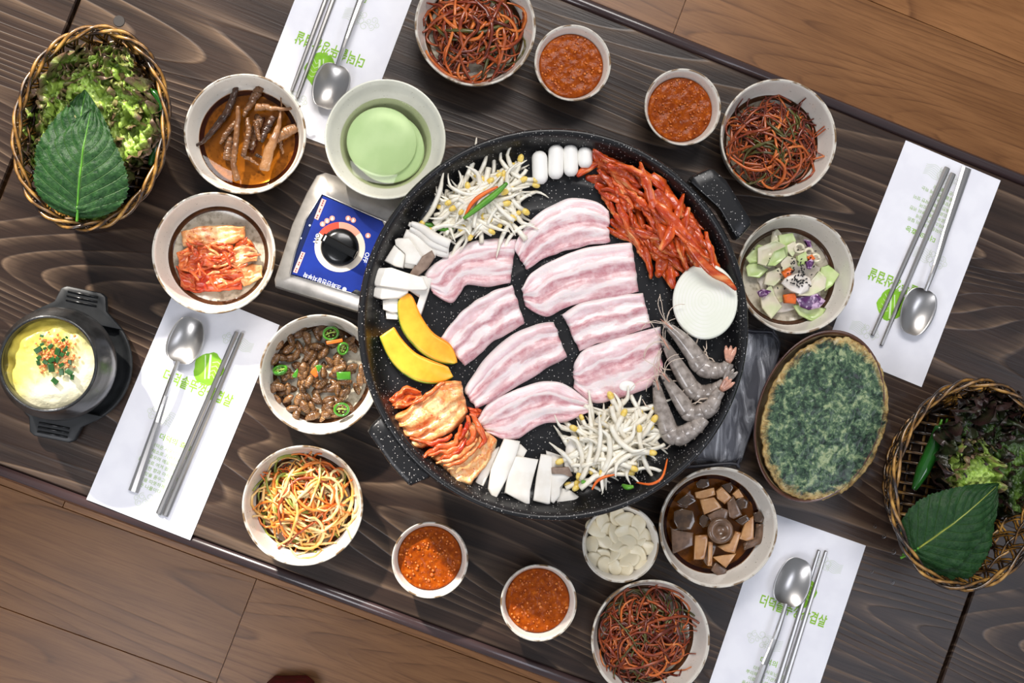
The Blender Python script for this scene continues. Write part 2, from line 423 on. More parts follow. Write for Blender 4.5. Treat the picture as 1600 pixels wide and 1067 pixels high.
MAT['garlic'] = pm('garlic_flesh', (232, 218, 184), (238, 228, 200), 60, rough=0.32, coat=0.1, vary=0.05)
MAT['radish'] = pm('pale_green_radish', (208, 226, 200), (196, 217, 186), 30, rough=0.3)
MAT['radish_rim'] = pm('radish_skin', (206, 224, 186), rough=0.3)
def clear_liquid(name, tint, gloss=0.04):
    s = NT(name); s.t.nodes.remove(s.b)
    tr = s.n('BsdfTransparent'); tr.inputs[0].default_value = tint
    gl = s.n('BsdfGlossy'); gl.inputs[1].default_value = gloss
    fr = s.n('Fresnel'); fr.inputs[0].default_value = 1.33
    mx = s.n('MixShader'); s.l(fr.outputs[0], mx.inputs[0]); s.l(tr.outputs[0], mx.inputs[1]); s.l(gl.outputs[0], mx.inputs[2])
    s.l(mx.outputs[0], s.out.inputs[0]); return s.m
MAT['radish_water'] = clear_liquid('pale_green_brine', (0.90, 0.94, 0.76, 1))
MAT['soy'] = clear_liquid('amber_soy_brine', (0.62, 0.36, 0.11, 1))
MAT['soy2'] = clear_liquid('brown_soy_brine', (0.55, 0.32, 0.12, 1))
MAT['droplet'] = clear_liquid('water', (0.92, 0.94, 0.97, 1), 0.02)
MAT['cabbage'] = pm('pale_salad_cabbage', (224, 214, 190), (206, 212, 166), 50, 0.42, 0.62, rough=0.3, coat=0.2, vary=0.05)
MAT['cabbage_green'] = pm('green_salad_cabbage', (202, 216, 156), (172, 198, 116), 50, rough=0.3, coat=0.2)
MAT['cabbage_purple'] = pm('purple_cabbage', (84, 32, 92), (206, 176, 206), 150, 0.5, 0.58, rough=0.3, coat=0.2)
MAT['dressing'] = pm('white_dressing', (226, 216, 204), (236, 228, 220), 60, rough=0.25, coat=0.2)
MAT['sesame'] = pm('black_sesame', (18, 14, 16), rough=0.4)
MAT['egg'] = None
def egg():
    s = NT('steamed_egg'); c = s.coord(); f = s.noise(c, 42, 5, 0.6); g = s.noise(c, 12, 2)
    sep = s.n('SeparateXYZ'); s.l(c, sep.inputs[0])
    d = s.math('ADD', s.math('MULTIPLY', sep.outputs[0], -7.0), s.math('MULTIPLY', sep.outputs[1], 8.5))  # whiter towards the lower right: sunlight put into the colour, plus some foam
    d = s.math('ADD', s.math('ADD', d, s.math('MULTIPLY', f, 0.5)), s.math('MULTIPLY', g, 0.5))
    col = s.ramp(d, [(0.2, (240, 234, 200)), (0.42, (240, 230, 160)), (0.62, (236, 220, 112)), (0.95, (222, 200, 84))])
    s.bump(f, 0.6, 0.004); return s.done(col, 0.38, 0, 0.5, 0.1)
MAT['egg'] = egg()
MAT['roe'] = pm('orange_roe', (226, 120, 60), (232, 150, 96), 200, rough=0.15, coat=0.5)
MAT['chive'] = pm('chopped_chive', (38, 84, 34), (28, 62, 28), 200, rough=0.3)
MAT['dish_brown'] = pm('dark_brown_glaze', (70, 40, 32), (92, 60, 46), 50, 0.4, 0.65, rough=0.16, coat=0.4)
MAT['dish_cream'] = pm('cream_dish_inside', (190, 168, 130), (150, 124, 92), 50, rough=0.2, coat=0.3)
def pancake():
    s = NT('green_pancake'); c = s.coord(); f = s.noise(c, 52, 6, 0.7, 0.8); g = s.noise(c, 190, 5, 0.7, 0.6)
    uv = s.coord(out='UV'); sep = s.n('SeparateXYZ'); s.l(uv, sep.inputs[0])
    a = s.math('ADD', s.math('MULTIPLY', f, 0.55), s.math('MULTIPLY', g, 0.45))
    green = s.ramp(a, [(0.41, (14, 34, 26)), (0.47, (40, 70, 50)), (0.53, (92, 120, 86)), (0.59, (160, 174, 130))])
    edge = s.ramp(a, [(0.38, (150, 108, 52)), (0.5, (186, 150, 88)), (0.6, (204, 182, 124))])
    e = s.math('ADD', sep.outputs[0], s.math('MULTIPLY', s.math('SUBTRACT', f, 0.5), 0.5))
    col = s.mix(s.ramp(e, [(0.88, (0, 0, 0, 1)), (1.06, (1, 1, 1, 1))]), green, edge)
    s.bump(s.math('ADD', f, g), 0.7, 0.004); return s.done(col, 0.32, 0, 0.5, 0.25)
MAT['pancake'] = pancake()
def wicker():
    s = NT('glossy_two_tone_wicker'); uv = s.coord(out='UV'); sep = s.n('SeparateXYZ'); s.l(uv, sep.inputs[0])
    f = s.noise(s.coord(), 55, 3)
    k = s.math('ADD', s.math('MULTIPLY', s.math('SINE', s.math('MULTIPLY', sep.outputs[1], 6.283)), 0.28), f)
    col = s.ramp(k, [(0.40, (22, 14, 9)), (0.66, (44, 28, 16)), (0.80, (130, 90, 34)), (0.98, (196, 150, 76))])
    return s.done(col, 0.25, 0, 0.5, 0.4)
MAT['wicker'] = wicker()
def leafm(name, base, mid, edge, dark):
    s = NT(name); uv = s.coord(out='UV'); sep = s.n('SeparateXYZ'); s.l(uv, sep.inputs[0])
    f = s.noise(s.coord(), 45, 4)
    e = s.math('ADD', sep.outputs[1], s.math('MULTIPLY', s.math('SUBTRACT', f, 0.5), 0.9))
    col = s.ramp(e, [(0.05, base), (0.45, mid), (0.78, edge), (0.98, dark)])
    s.bump(s.noise(s.coord(), 160, 4), 0.5, 0.004); return s.done(col, 0.3, 0, 0.5, 0.2)
MAT['lettuce'] = leafm('red_tipped_lettuce', (200, 220, 124), (164, 198, 84), (136, 160, 68), (128, 102, 80))
MAT['lettuce_dark'] = leafm('dark_lettuce', (92, 124, 40), (52, 78, 28), (44, 46, 28), (52, 34, 32))
def perilla(name, c1, c2, vein):
    s = NT(name); uv = s.coord(out='UV'); sep = s.n('SeparateXYZ'); s.l(uv, sep.inputs[0])
    side = s.math('ABSOLUTE', s.math('SUBTRACT', sep.outputs[1], 0.5))
    ph = s.math('SUBTRACT', s.math('MULTIPLY', sep.outputs[0], 9.0), s.math('MULTIPLY', side, 7.0))
    fr = s.math('ABSOLUTE', s.math('SUBTRACT', s.math('FRACT', ph), 0.5))
    v1 = s.ramp(fr, [(0.0, (1, 1, 1, 1)), (0.06, (0, 0, 0, 1))])
    v2 = s.ramp(side, [(0.008, (1, 1, 1, 1)), (0.022, (0, 0, 0, 1))])
    f = s.noise(s.coord(), 200, 4, 0.6)
    base = s.ramp(f, [(0.35, c1), (0.65, c2)])
    col = s.mix(s.math('MULTIPLY', v1, 0.35), base, lin(vein)); col = s.mix(v2, col, lin(vein))
    s.bump(s.math('SUBTRACT', s.math('MULTIPLY', f, 0.9), s.math('MULTIPLY', v1, 0.6)), 0.55, 0.003)
    return s.done(col, 0.48, 0, 0.3, 0.0)
MAT['perilla'] = perilla('perilla_leaf', (18, 54, 20), (40, 80, 32), (100, 136, 70))
MAT['perilla_dark'] = perilla('dark_perilla_leaf', (20, 54, 22), (32, 70, 28), (80, 116, 54))
MAT['slipper'] = pm('dark_red_fabric', (112, 12, 24), (90, 8, 18), 90, rough=0.6)
MAT['grey_tray'] = pm('grey_tray_plastic', (62, 62, 70), (50, 50, 58), 30, rough=0.4)
def film():
    s = NT('clear_plastic_film'); s.t.nodes.remove(s.b)
    c = s.coord((1.0, 0.22, 1)); f = s.noise(c, 75, 4, 0.62, 1.0)
    tr = s.n('BsdfTransparent'); tr.inputs[0].default_value = (0.93, 0.94, 0.96, 1)
    pr = s.n('BsdfPrincipled'); pr.inputs['Base Color'].default_value = (0.72, 0.74, 0.8, 1); pr.inputs['Roughness'].default_value = 0.18
    bp = s.n('Bump'); bp.inputs['Strength'].default_value = 0.8; bp.inputs['Distance'].default_value = 0.004; s.l(f, bp.inputs['Height']); s.l(bp.outputs[0], pr.inputs['Normal'])
    k = s.ramp(f, [(0.42, (0.06, 0.06, 0.06, 1)), (0.56, (0.30, 0.30, 0.30, 1)), (0.64, (0.8, 0.8, 0.8, 1)), (0.70, (0.28, 0.28, 0.28, 1))])
    mx = s.n('MixShader'); s.l(k, mx.inputs[0]); s.l(tr.outputs[0], mx.inputs[1]); s.l(pr.outputs[0], mx.inputs[2])
    s.l(mx.outputs[0], s.out.inputs[0]); return s.m
MAT['film'] = film()

# ------------------------------------------------------------------ the setting: floor boards, window wall
def struct(o): o['kind'] = 'structure'; return o
TA, TB = P(890, 0), P(1600, 275)           # far edge of the table
TC, TD = P(0, 730), P(880, 1067)           # near edge
EX = ((TB-TA).normalized()+(TD-TC).normalized()).normalized()      # along the tables
EY = Vector((-EX.y, EX.x, 0))
ANG = math.atan2(EX.y, EX.x)
yf = ((TA+TB)/2).dot(EY); yn = ((TC+TD)/2).dot(EY)                   # far and near edge in the table's own frame
def T(a, b, z=0): v = EX*a+EY*b; return Vector((v.x, v.y, z))
def tx(p): return p.dot(EX)
floor = struct(ob('floor', bar((0, 0, -0.06), 5.0, 5.0, 0.055), MAT['table_edge'], smooth=False))
floor.rotation_euler = (0, 0, ANG)
pf = P(401, 904, -TZ); pj = P(395, 920, -TZ)                         # a joint between two rows; a butt joint
row0 = pf.dot(EY); PW = 0.182; PL = 1.22
plank_me = mkmesh('plank', *[g for g in bar((0, 0, 0), PL-0.0008, PW-0.0008, 0.006, 0.0006)], MAT['floor'], smooth=False)
butt = {0: tx(P(101, 775, -TZ)), -1: tx(pj), -2: tx(P(60, 950, -TZ)), 5: 0.2, 6: tx(P(1060, 30, -TZ))}
rnd = random.Random(4)
rt = round((P(1060, 30, -TZ).dot(EY)-row0-PW/2)/PW)
for r in range(-8, 15):
    y = row0+(r+0.5)*PW
    x0 = tx(pj) if r == -1 else tx(P(101, 785, -TZ)) if r == 0 else tx(P(1060, 30, -TZ)) if r == rt else rnd.uniform(0, PL)
    for k in range(-3, 4):
        x = x0+(k+0.5)*PL
        if abs(x) > 2.3 or abs(y) > 2.3: continue
        o = bpy.data.objects.new('plank', plank_me); o.parent = floor; o.location = (x, y, -0.005); link(o)
# unseen wall with a window opening, shaped to keep the sun to the left
WY = 1.75
wx0, wx1 = -2.6, 0.02                                                # window opening from left to right
sun_k = SUN_DIR.x/-SUN_DIR.y
def wall_piece(name, x0, x1, z0, z1, par=None):
    return ob(name, bar(((x0+x1)/2, WY+0.06, z0), x1-x0, 0.12, z1-z0), MAT['wall'], par, smooth=False)
ws, wt = 1.15, 2.55
jamb = P(660, 420).x-sun_k*(WY-P(660, 420).y)
wall = struct(ob('wall_back', join(bar(((jamb+2.5)/2, WY+0.06, 0), 2.5-jamb, 0.12, 2.75), bar(((jamb-2.6)/2, WY+0.06, 0), 2.6+jamb, 0.12, ws),
     bar(((jamb-2.6)/2, WY+0.06, wt), 2.6+jamb, 0.12, 2.75-wt)), MAT['wall'], smooth=False))
fr = [bar(((jamb-2.6)/2, WY+0.06, ws), 2.6+jamb, 0.07, 0.05), bar(((jamb-2.6)/2, WY+0.06, wt-0.05), 2.6+jamb, 0.07, 0.05)]
win = struct(ob('window_1', join(*fr), MAT['frame'], smooth=False))
for x in (-2.57, jamb-1.28, jamb-0.62, jamb-0.03):
    ob('mullion', bar((x, WY+0.06, ws+0.05), 0.06, 0.07, wt-ws-0.1), MAT['frame'], win, smooth=False)

# ------------------------------------------------------------------ the three tables
def table(label, x0, x1, group='dark wooden tables set end to end'):
    t = empty('dining_table', T(x0, yn, 0), ANG); tag(t, label, 'table', group)
    L, D = x1-x0, yf-yn; z = TZ
    ob('tabletop', bar((L/2, D/2, z-0.034), L, D-0.014, 0.034, 0.0015), MAT['table'], t, smooth=False)
    for y in (0.0, D):
        pts = [(0.0, y, z-0.008), (L, y, z-0.008)]
        ob('edge_trim', tube([Vector(p) for p in pts], [(0.0075, 0.0078)]*2, 14), MAT['table_edge'], t)
    for x, y in ((0.07, 0.08), (L-0.07, 0.08), (0.07, D-0.08), (L-0.07, D-0.08)):
        ob('leg', bar((x, y, 0.001), 0.055, 0.055, z-0.036), MAT['table_edge'], t, smooth=False)
    return t
g1 = tx(P(62, 150)); g2 = tx(P(1497, 985)); gw = 0.002
mid_t = table('middle dark wooden table under the big round pan', g1+gw, g2-gw, None)
table('left end of dark wooden table beyond the seam under the left lettuce basket', g1-1.1, g1-gw, None)
table('right end of dark wooden table beyond the seam under the right lettuce basket', g2+gw, g2+1.1, None)
c = P(186, 33, 0.0003)-wloc(mid_t); c = Matrix.Rotation(-ANG, 3, 'Z') @ c
ob('screw_cap', xf(lathe([(0, 0.0004), (0.0058, 0.0004), (0.0062, 0)], 20)[:2], Matrix.Translation(c)), pm('grey_brown_cap', (48, 42, 38), rough=0.6), mid_t, smooth=False)

# ------------------------------------------------------------------ printed paper mats
def text_geo(s, size, bold=0.012):
    cu = bpy.data.curves.new('text', 'FONT'); cu.body = s; cu.size = size; cu.resolution_u = 2; cu.align_x = 'CENTER'; cu.offset = size*bold
    o = bpy.data.objects.new('text', cu); COL.objects.link(o)
    bpy.context.view_layer.update()
    me = bpy.data.meshes.new_from_object(o.evaluated_get(bpy.context.evaluated_depsgraph_get()))
    V = [v.co.copy() for v in me.vertices]; Fc = [list(p.vertices) for p in me.polygons]
    bpy.data.objects.remove(o); bpy.data.curves.remove(cu); bpy.data.meshes.remove(me)
    return V, Fc
def place(g, x, y, rz=0, z=0.0):
    return xf(g, Matrix.Translation((x, y, z)) @ Matrix.Rotation(rz, 4, 'Z'))
MWID, MLEN = 0.1205, 0.258
def mx(u, v): return (u*MWID, -v*MLEN)
def ribbon(pts, w, z=0):
    V, Fc = [], []; pts = [Vector((p[0], p[1], 0)) for p in pts]
    for i, p in enumerate(pts):
        t = (pts[min(i+1, len(pts)-1)]-pts[max(0, i-1)]).normalized(); s = Vector((-t.y, t.x, 0))*w/2
        V += [p+s+Vector((0, 0, z)), p-s+Vector((0, 0, z))]
    for i in range(len(pts)-1): Fc.append([2*i, 2*i+1, 2*i+3, 2*i+2])
    return V, Fc
def cloud(u, v, sc, flip=1):
    out = []; w = 0.0006
    x, y = mx(u, v)
    for i, (cx, cy, r) in enumerate(((-17, 1, 3.4), (-12, 5, 4), (-13, -3, 4), (-4, 7, 5), (1, 2, 5.5), (0, -5, 4.5), (-7, 0, 3.4))):
        out.append(ribbon([(x+flip*sc*(cx+r*(1-k*0.035)*math.cos(0.5+i+k*0.42))*0.001, y+sc*(cy+r*(1-k*0.035)*math.sin(0.5+i+k*0.42))*0.001) for k in range(20)], w))
    for k in range(7):
        out.append(ribbon([(x+flip*sc*(2+j*2.2)*0.001, y+sc*(7-k*2.2+1.4*math.sin(j*0.7+k*0.3))*0.001) for j in range(10)], w*0.8))
    return join(*out)
title = ''.join(('더덕', '솥', '뚜껑', '삼겹살'))
tg = text_geo(title, 0.0138, 0.018)
x0 = min(v.x for v in tg[0]); x1 = max(v.x for v in tg[0]); k = 0.080/(x1-x0)
tg = ([Vector((v.x*k, v.y*1.12, v.z)) for v in tg[0]], tg[1])
head = text_geo('더덕의 효능', 0.0078)
rows = ['더덕은 사포닌이 많은', '뿌리채소로 기관지에', '이로우며 예로부터 귀한', '음식으로 여겨 왔으며', '그윽한 향과 아삭한 맛이', '입맛을 돋우고', '몸을 따뜻하게 하는', '좋은 나물이다']
para = join(*[place(text_geo(r, 0.0050), *mx(0.5+0.03*(-1)**i, 0.685+0.0255*i)) for i, r in enumerate(rows)])
def leaf_print():
    x, y = mx(0.56, 0.29); n = 26; V = [Vector((x, y, 0))]
    for k in range(n):
        a = 2*math.pi*k/n; r = 0.0165*(1+0.05*math.sin(5*a)+0.03*math.sin(9*a)); V.append(Vector((x+r*math.cos(a)*0.98, y+r*1.12*math.sin(a), 0)))
    return V, [[0, k+1, (k+1) % n+1] for k in range(n)]
def veins():
    x, y = mx(0.56, 0.29); o = [ribbon([(x-0.004+0.002*k, y+0.016-0.0065*k) for k in range(5)], 0.0022), ribbon([(x-0.009, y+0.013), (x-0.004, y), (x+0.0005, y-0.012)], 0.0013)]
    for k in range(4): o.append(ribbon([(x+0.001+0.0008*k, y+0.008-0.005*k), (x+0.006, y+0.011-0.005*k), (x+0.011, y+0.009-0.006*k)], 0.0007))
    return join(*o)
MESH_P = None
def mat_paper(label, TL, TR, BL):
    global MESH_P
    a, b, d = P(*TL, 0.0004), P(*TR, 0.0004), P(*BL, 0.0004)
    ex = (b-a).normalized(); L = (d-a).length; Wd = (b-a).length
    e2 = (d-a).normalized(); ex = (ex+Vector((-e2.y, e2.x, 0))).normalized(); cc = (b+d)/2; a = cc-ex*Wd/2+Vector((-ex.y, ex.x, 0))*L/2
    o = empty('paper_mat', a, math.atan2(ex.y, ex.x)); tag(o, label, 'paper mat', None)
    o.scale = (Wd/MWID, L/MLEN, 1)
    def prt(n, g, m, z=0.0006):
        return ob(n, ([Vector((v[0], v[1], z)) for v in g[0]], g[1]), MAT[m], o, smooth=False)
    if MESH_P is None:
        for q in ((0.70, 0.14, 0.85), (0.36, 0.555, 1.0), (0.55, 0.92, 1.0)): prt('cloud_print', cloud(*q), 'print_pale')
        prt('leaf_print', leaf_print(), 'print_leaf'); prt('leaf_vein_print', veins(), 'print_vein', 0.0007)
        prt('title_print', place(tg, *mx(0.535, 0.405)), 'print', 0.0008)
        prt('heading_print', place(head, *mx(0.54, 0.645)), 'print'); prt('small_print', para, 'print_dim')
        ob('sheet', bar((MWID/2, -MLEN/2, 0), MWID, MLEN, 0.0004), MAT['paper'], o, smooth=False)
        MESH_P = [k for k in o.children]
    else:
        for k in MESH_P:
            c = k.copy(); c.parent = o; COL.objects.link(c)
    return o
mat_paper('white paper mat in the sun under a spoon and chopsticks, beside the stone egg pot', (275, 441), (434, 508), (138, 780))
mat_paper('white paper mat lying half out of frame at the top, behind the radish water bowl', (549, 240), (387, 182), (685, -100))
mat_paper('white paper mat at the right, upside down, tucked under the green pancake dish', (1440, 605), (1290, 543), (1563, 282))
mat_paper('white paper mat cut off by the bottom edge, beside the soy mushroom bowl', (1201, 801), (1356, 852), (1083, 1132))

# ------------------------------------------------------------------ spoons and chopsticks
def spoon(label, tip, end, wpx, lpx):
    z = 0.0012
    a, e = P(*tip, 0.006), P(*end, 0.004); d = e-a; L = d.length; rz = math.atan2(d.y, d.x)
    o = empty('spoon', Vector((a.x, a.y, TZ+z)), rz); tag(o, label, 'spoon', None)
    bl, bw = lpx*mpp(*tip), wpx*mpp(*tip)/2
    def f(u, v):
        t = u*math.pi; wv = bw*(math.sin(t)**0.62)*(1-0.10*math.cos(t)) if 0 < u < 1 else 0.0
        wv = max(wv, 0.0032*u)
        s = 2*v-1; x = bl*(0.5-0.5*math.cos(t))
        dep = 0.0085*(max(0, 1-(2*(x/bl)-1)**2)**0.8)*(1-s*s)
        return Vector((x, wv*s, 0.0098-dep+0.004*max(0, u-0.6)*0.4))
    ob('bowl', slab(26, 16, f, 0.0011), MAT['steel'], o)
    n = 16; pts, rad = [], []
    for i in range(n):
        t = i/(n-1); x = bl*0.97+(L-bl*0.97)*t
        zz = 0.0104+0.005*math.sin(min(1, t*2.2)*math.pi)*0.6-0.0085*t**1.4
        pts.append(Vector((x, 0, zz))); w = 0.0024+0.0035*t; rad.append((w, 0.0014))
    ob('handle', tube(pts, rad, 8, roll=math.pi/8), MAT['steel'], o, smooth=False)
def chopstick(label, thin, thick, z=0.0):
    a, b = P(*thin, 0.002+z), P(*thick, 0.003+z); d = b-a
    o = ob('chopstick', tube([Vector((d.length*t, 0, 0)) for t in (0, .004, .3, .6, .996, 1)], [(0.0016, 0.0014), (0.0021, .0019), (0.0026, .0021), (0.0030, .0023), (0.0035, 0.0025), (0.0031, .0021)], 8, roll=math.pi/8), MAT['steel'], smooth=False)
    o.location = (a.x, a.y, TZ+0.0033+z); o.rotation_euler = (0, 0, math.atan2(d.y, d.x)); tag(o, label, 'chopstick', None)
spoon('steel spoon on the sunlit paper mat beside the stone egg pot', (304, 497), (208, 768), 55, 74)
chopstick('steel chopstick on the sunlit paper mat, the one nearer the spoon', (370, 518), (248, 803))
chopstick('steel chopstick on the sunlit paper mat, the outer one away from the spoon', (379, 520), (258, 806))
spoon('steel spoon at the top of the frame between root bowl and radish water bowl', (505, 170), (600, -103), 56, 72)
chopstick('steel chopstick at the top of the frame, outer one left of the spoon', (456, 143), (562, -143))
chopstick('steel chopstick at the top of the frame, the one nearer the spoon', (464, 154), (571, -137))
spoon('steel spoon on the right paper mat above the green pancake', (1419, 522), (1511, 262), 52, 72)
chopstick('steel chopstick on the right paper mat, left one of its pair', (1362, 524), (1480, 262))
chopstick('steel chopstick on the right paper mat, the one nearer the spoon', (1376, 540), (1489, 271))
spoon('steel spoon at the bottom edge beside the soy mushroom bowl', (1250, 872), (1155, 1146), 55, 74)
chopstick('steel chopstick at the bottom edge, the one touching the spoon', (1279, 859), (1187, 1157))
chopstick('steel chopstick at the bottom edge, outer right one of its pair', (1290, 860), (1197, 1161))

# ------------------------------------------------------------------ bowls
PR_A = [(0, .07, 0), (.46, .07, 0), (.48, 0, 0), (.55, 0, 0), (.60, .04, 0), (.85, .20, 0), (.945, .56, 0), (.985, .88, 0), (1.0, .97, 1), (.99, 1.0, 1), (.965, .985, 0), (.945, .88, 0), (.90, .60, 0), (.86, .40, 0),
        (.83, .29, 2), (.79, .235, 2), (.76, .205, 3), (.64, .185, 3), (.54, .176, 4), (.2, .165, 4), (0, .165, 4)]
PR_S = [(0, .07, 0), (.58, .07, 0), (.60, 0, 0), (.68, 0, 0), (.70, .08, 0), (.88, .5, 0), (.985, .93, 0), (1.0, .97, 1), (.99, 1.0, 1), (.955, .985, 0), (.91, .85, 0), (.84, .62, 0), (.70, .28, 0), (.5, .2, 0), (0, .2, 0)]
PR_D = [(0, .05, 0), (.46, .05, 0), (.48, 0, 0), (.55, 0, 0), (.57, .10, 0), (.64, .42, 0), (.80, .72, 0), (.96, .92, 0), (1.0, .975, 0), (.992, 1.0, 0), (.965, .99, 0), (.92, .90, 0), (.80, .76, 0), (.72, .60, 0), (.62, .38, 0), (.5, .2, 0), (0, .18, 0)]
def bowl(name, label, px, py, rpx, h, prof, mats, group=None):
    R = rpx*mpp(px, py, h); c = P(px, py, h)
    V, Fc, MI = lathe([(a*R, z*h, m) for a, z, m in prof], 72)
    o = ob(name, (V, Fc), mats, mi=MI); o.location = (c.x, c.y, TZ+0.0002)
    tag(o, label, 'bowl', group); o.rotation_euler = (0, 0, random.Random(px).uniform(0, 6))
    return Vector((c.x, c.y, TZ)), R
BM = [MAT['glaze'], MAT['rim'], MAT['brown_ring'], MAT['speck_floor'], MAT['cream_floor']]
HA = 0.046
def dish(label, px, py, r): return bowl('banchan_bowl', label, px, py, r, HA, PR_A, BM)
B_root = dish('white rimmed bowl holding brown roots in soy', 383, 209, 96)
B_kim = dish('white rimmed bowl holding cut cabbage kimchi, left of the blue stove panel', 334, 395, 97)
B_pupa = dish('white rimmed bowl full of silkworm pupae, under the pan edge', 500, 585, 95)
B_or = dish('white rimmed bowl of bright orange scallion salad in the sun', 473, 790, 95)
B_top = dish('white rimmed bowl of red scallion salad cut off by the top edge', 743, 40, 95)
B_rt = dish('white rimmed bowl of red scallion salad at the upper right near the table edge', 1217, 215, 91)
B_sal = dish('white rimmed bowl of cabbage salad, right of the onion slice', 1244, 428, 92)
B_soy = dish('white rimmed bowl of mushrooms in soy, below the green pancake', 1123, 824, 93)
B_bot = dish('white rimmed bowl of red scallion salad at the bottom edge', 1017, 1000, 93)
B_rad = bowl('soup_bowl', 'deep pale bowl of radish water kimchi behind the stove', 602, 217, 95, 0.084, PR_D, [MAT['glaze_plain']])
HS = 0.042
def cup(label, px, py): return bowl('sauce_bowl', label, px, py, 60, HS, PR_S, BM)
S_1 = cup('small white sauce bowl beside the topmost scallion salad', 895, 98)
S_2 = cup('small white sauce bowl left of the upper right scallion salad', 1067, 167)
S_3 = cup('small white sauce bowl lower left of the pan, half in the sun', 672, 875)
S_4 = cup('small white sauce bowl lowest of the four, near the bottom table edge', 842, 942)
S_g = cup('small white bowl full of garlic slices, tucked under the pan edge', 970, 850)

# sauces
def sauce(label, b, seed):
    c, R = b; zs = 0.029; r = R*0.855; rg = random.Random(seed)
    def f(u, v):
        rr = r*u; a = v*2*math.pi
        p = Vector((rr*math.cos(a), rr*math.sin(a), zs))
        k = noise.noise(p*130+Vector((seed*3, 0, 0)))*0.0011+noise.noise(p*420+Vector((0, seed, 0)))*0.0007
        return p+Vector((0, 0, k*(1 if u < 0.96 else 0.2)+(-0.004 if u >= 0.999 else 0)))
    o = ob('soybean_sauce', grid(26, 64, f), MAT['sauce']); o.location = c
    tag(o, label, 'sauce', None, 'stuff')
    gs = []
    for i in range(110):
        rr = r*math.sqrt(rg.random())*0.93; a = rg.uniform(0, 6.28); s = rg.uniform(0.0006, 0.0016)*(1.5 if rg.random() < .12 else 1)
        g = lathe([(0, s*.7), (s*.7, s*.4), (s, 0), (0, -s*.5)], 6, rg.uniform(.7, 1.3), 1)
        gs.append(xf(g[:2], Matrix.Translation((rr*math.cos(a), rr*math.sin(a), zs+0.0006)) @ Matrix.Rotation(rg.uniform(0, 3), 4, 'Z')))
    q = ob('bean_bit', join(*gs), MAT['sauce_bit'], o); q['kind'] = 'stuff'
sauce('chunky orange brown sauce in the cup beside the topmost scallion salad', S_1, 1)
sauce('chunky orange brown sauce in the cup left of the upper right scallion salad', S_2, 2)
sauce('chunky orange brown sauce in the cup lower left of the pan', S_3, 3)
sauce('chunky orange brown sauce in the lowest of the four cups', S_4, 4)

# liquids
def liquid(name, label, b, r, z, mat):
    c, R = b
    o = ob(name, lathe([(0, z), (r*R*.5, z), (r*R*0.985, z), (r*R, z+0.0006)], 64)[:2], MAT[mat]); o.location = c
    tag(o, label, 'liquid', None, 'stuff')
liquid('radish_water', 'clear pale green brine in the deep radish bowl', B_rad, .765, 0.058, 'radish_water')
liquid('soy_brine', 'amber soy brine around the brown roots', B_root, .832, 0.0144, 'soy')
liquid('soy_brine', 'brown soy brine around the mushroom pieces', B_soy, .832, 0.0146, 'soy2')

# radish discs under the brine
def disc(name, label, x, y, z, r, t, m1, m2, cat, group=None):
    o = ob(name, lathe([(0, 0, 1), (r*.97, 0, 1), (r, t*.2, 1), (r, t*.8, 1), (r*.97, t, 0), (r*.5, t*1.03, 0), (0, t, 0)], 48)[:2], MAT[m1]); o.location = (x, y, z)
    tag(o, label, cat, group); return o
c, R = B_rad
disc('radish_slice', 'topmost pale green radish slice under the brine, largest disc', c.x-R*.07, c.y+R*.03, TZ+0.053, R*.59, 0.004, 'radish', 'radish_rim', 'radish')
disc('radish_slice', 'radish slice showing as a crescent right of the topmost one', c.x+R*.05, c.y-R*.06, TZ+0.0485, R*.59, 0.004, 'radish', 'radish_rim', 'radish').rotation_euler = (0.03, 0.02, 0)
disc('radish_slice', 'lowest radish slice showing as a thin outer crescent', c.x+R*.10, c.y-R*.08, TZ+0.044, R*.55, 0.004, 'radish', 'radish_rim', 'radish')

# ------------------------------------------------------------------ gas stove with the blue control panel
ZS = 0.050
st = empty('gas_stove', P(640, 430, 0)); tag(st, 'silver gas stove with blue dial panel under the black pan', 'stove')
def pxpoly(pts, z): return [P(x, y, z) for x, y in pts]
def down(pts, z): return [Vector((p.x, p.y, TZ+z)) for p in pts]
o_out = [(428, 447), (427, 437), (440, 398), (455, 350), (478, 300), (494, 272), (508, 268), (640, 309), (900, 390), (850, 579), (590, 497)]
ob('body', poly_slab(down(pxpoly(o_out, ZS), 0.001), ZS-0.001, 0.028), MAT['stove'], st, 'p')
bz = [(453, 429), (462, 392), (478, 343), (503, 303), (604, 347), (640, 363), (610, 478), (566, 463)]
ob('panel_recess', poly_slab(down(pxpoly(bz, ZS+.001), ZS-0.0004), 0.0016, 0.01), pm('dark_blue_recess', (16, 28, 70), rough=0.25, coat=.3), st, 'p', smooth=False)
ob('bezel', loop_tube(pxpoly(bz, ZS+0.0015), 0.0009, 6), MAT['steel'], st, 'p')
pn = [(457, 428), (505, 306), (604, 349), (640, 364), (610, 476), (566, 462)]
pan_el = ob('control_panel', poly_slab(down(pxpoly(pn, ZS+.002), ZS+0.001), 0.0012, 0.01), MAT['blue'], st, 'p', smooth=False)
ZP = ZS+0.0024
kc = (531, 386)
def ring(px, py, r0, r1, z, a0=0, a1=360, n=48):
    c = P(px, py, z); k = mpp(px, py, z); V, Fc = [], []
    for i in range(n+1):
        a = math.radians(a0+(a1-a0)*i/n)
        for r in (r0, r1): V.append(c+Vector((math.cos(a), math.sin(a), 0))*r*k)
    for i in range(n): Fc.append([2*i, 2*i+1, 2*i+3, 2*i+2])
    return V, Fc
ob('dial_ring', ring(*kc, 27, 39.5, ZP), MAT['cream_ring'], st, 'p', smooth=False)
ob('dial_mark', ring(*kc, 28, 39.5, ZP+.0002, 92, 145), MAT['red_ink'], st, 'p', smooth=False)
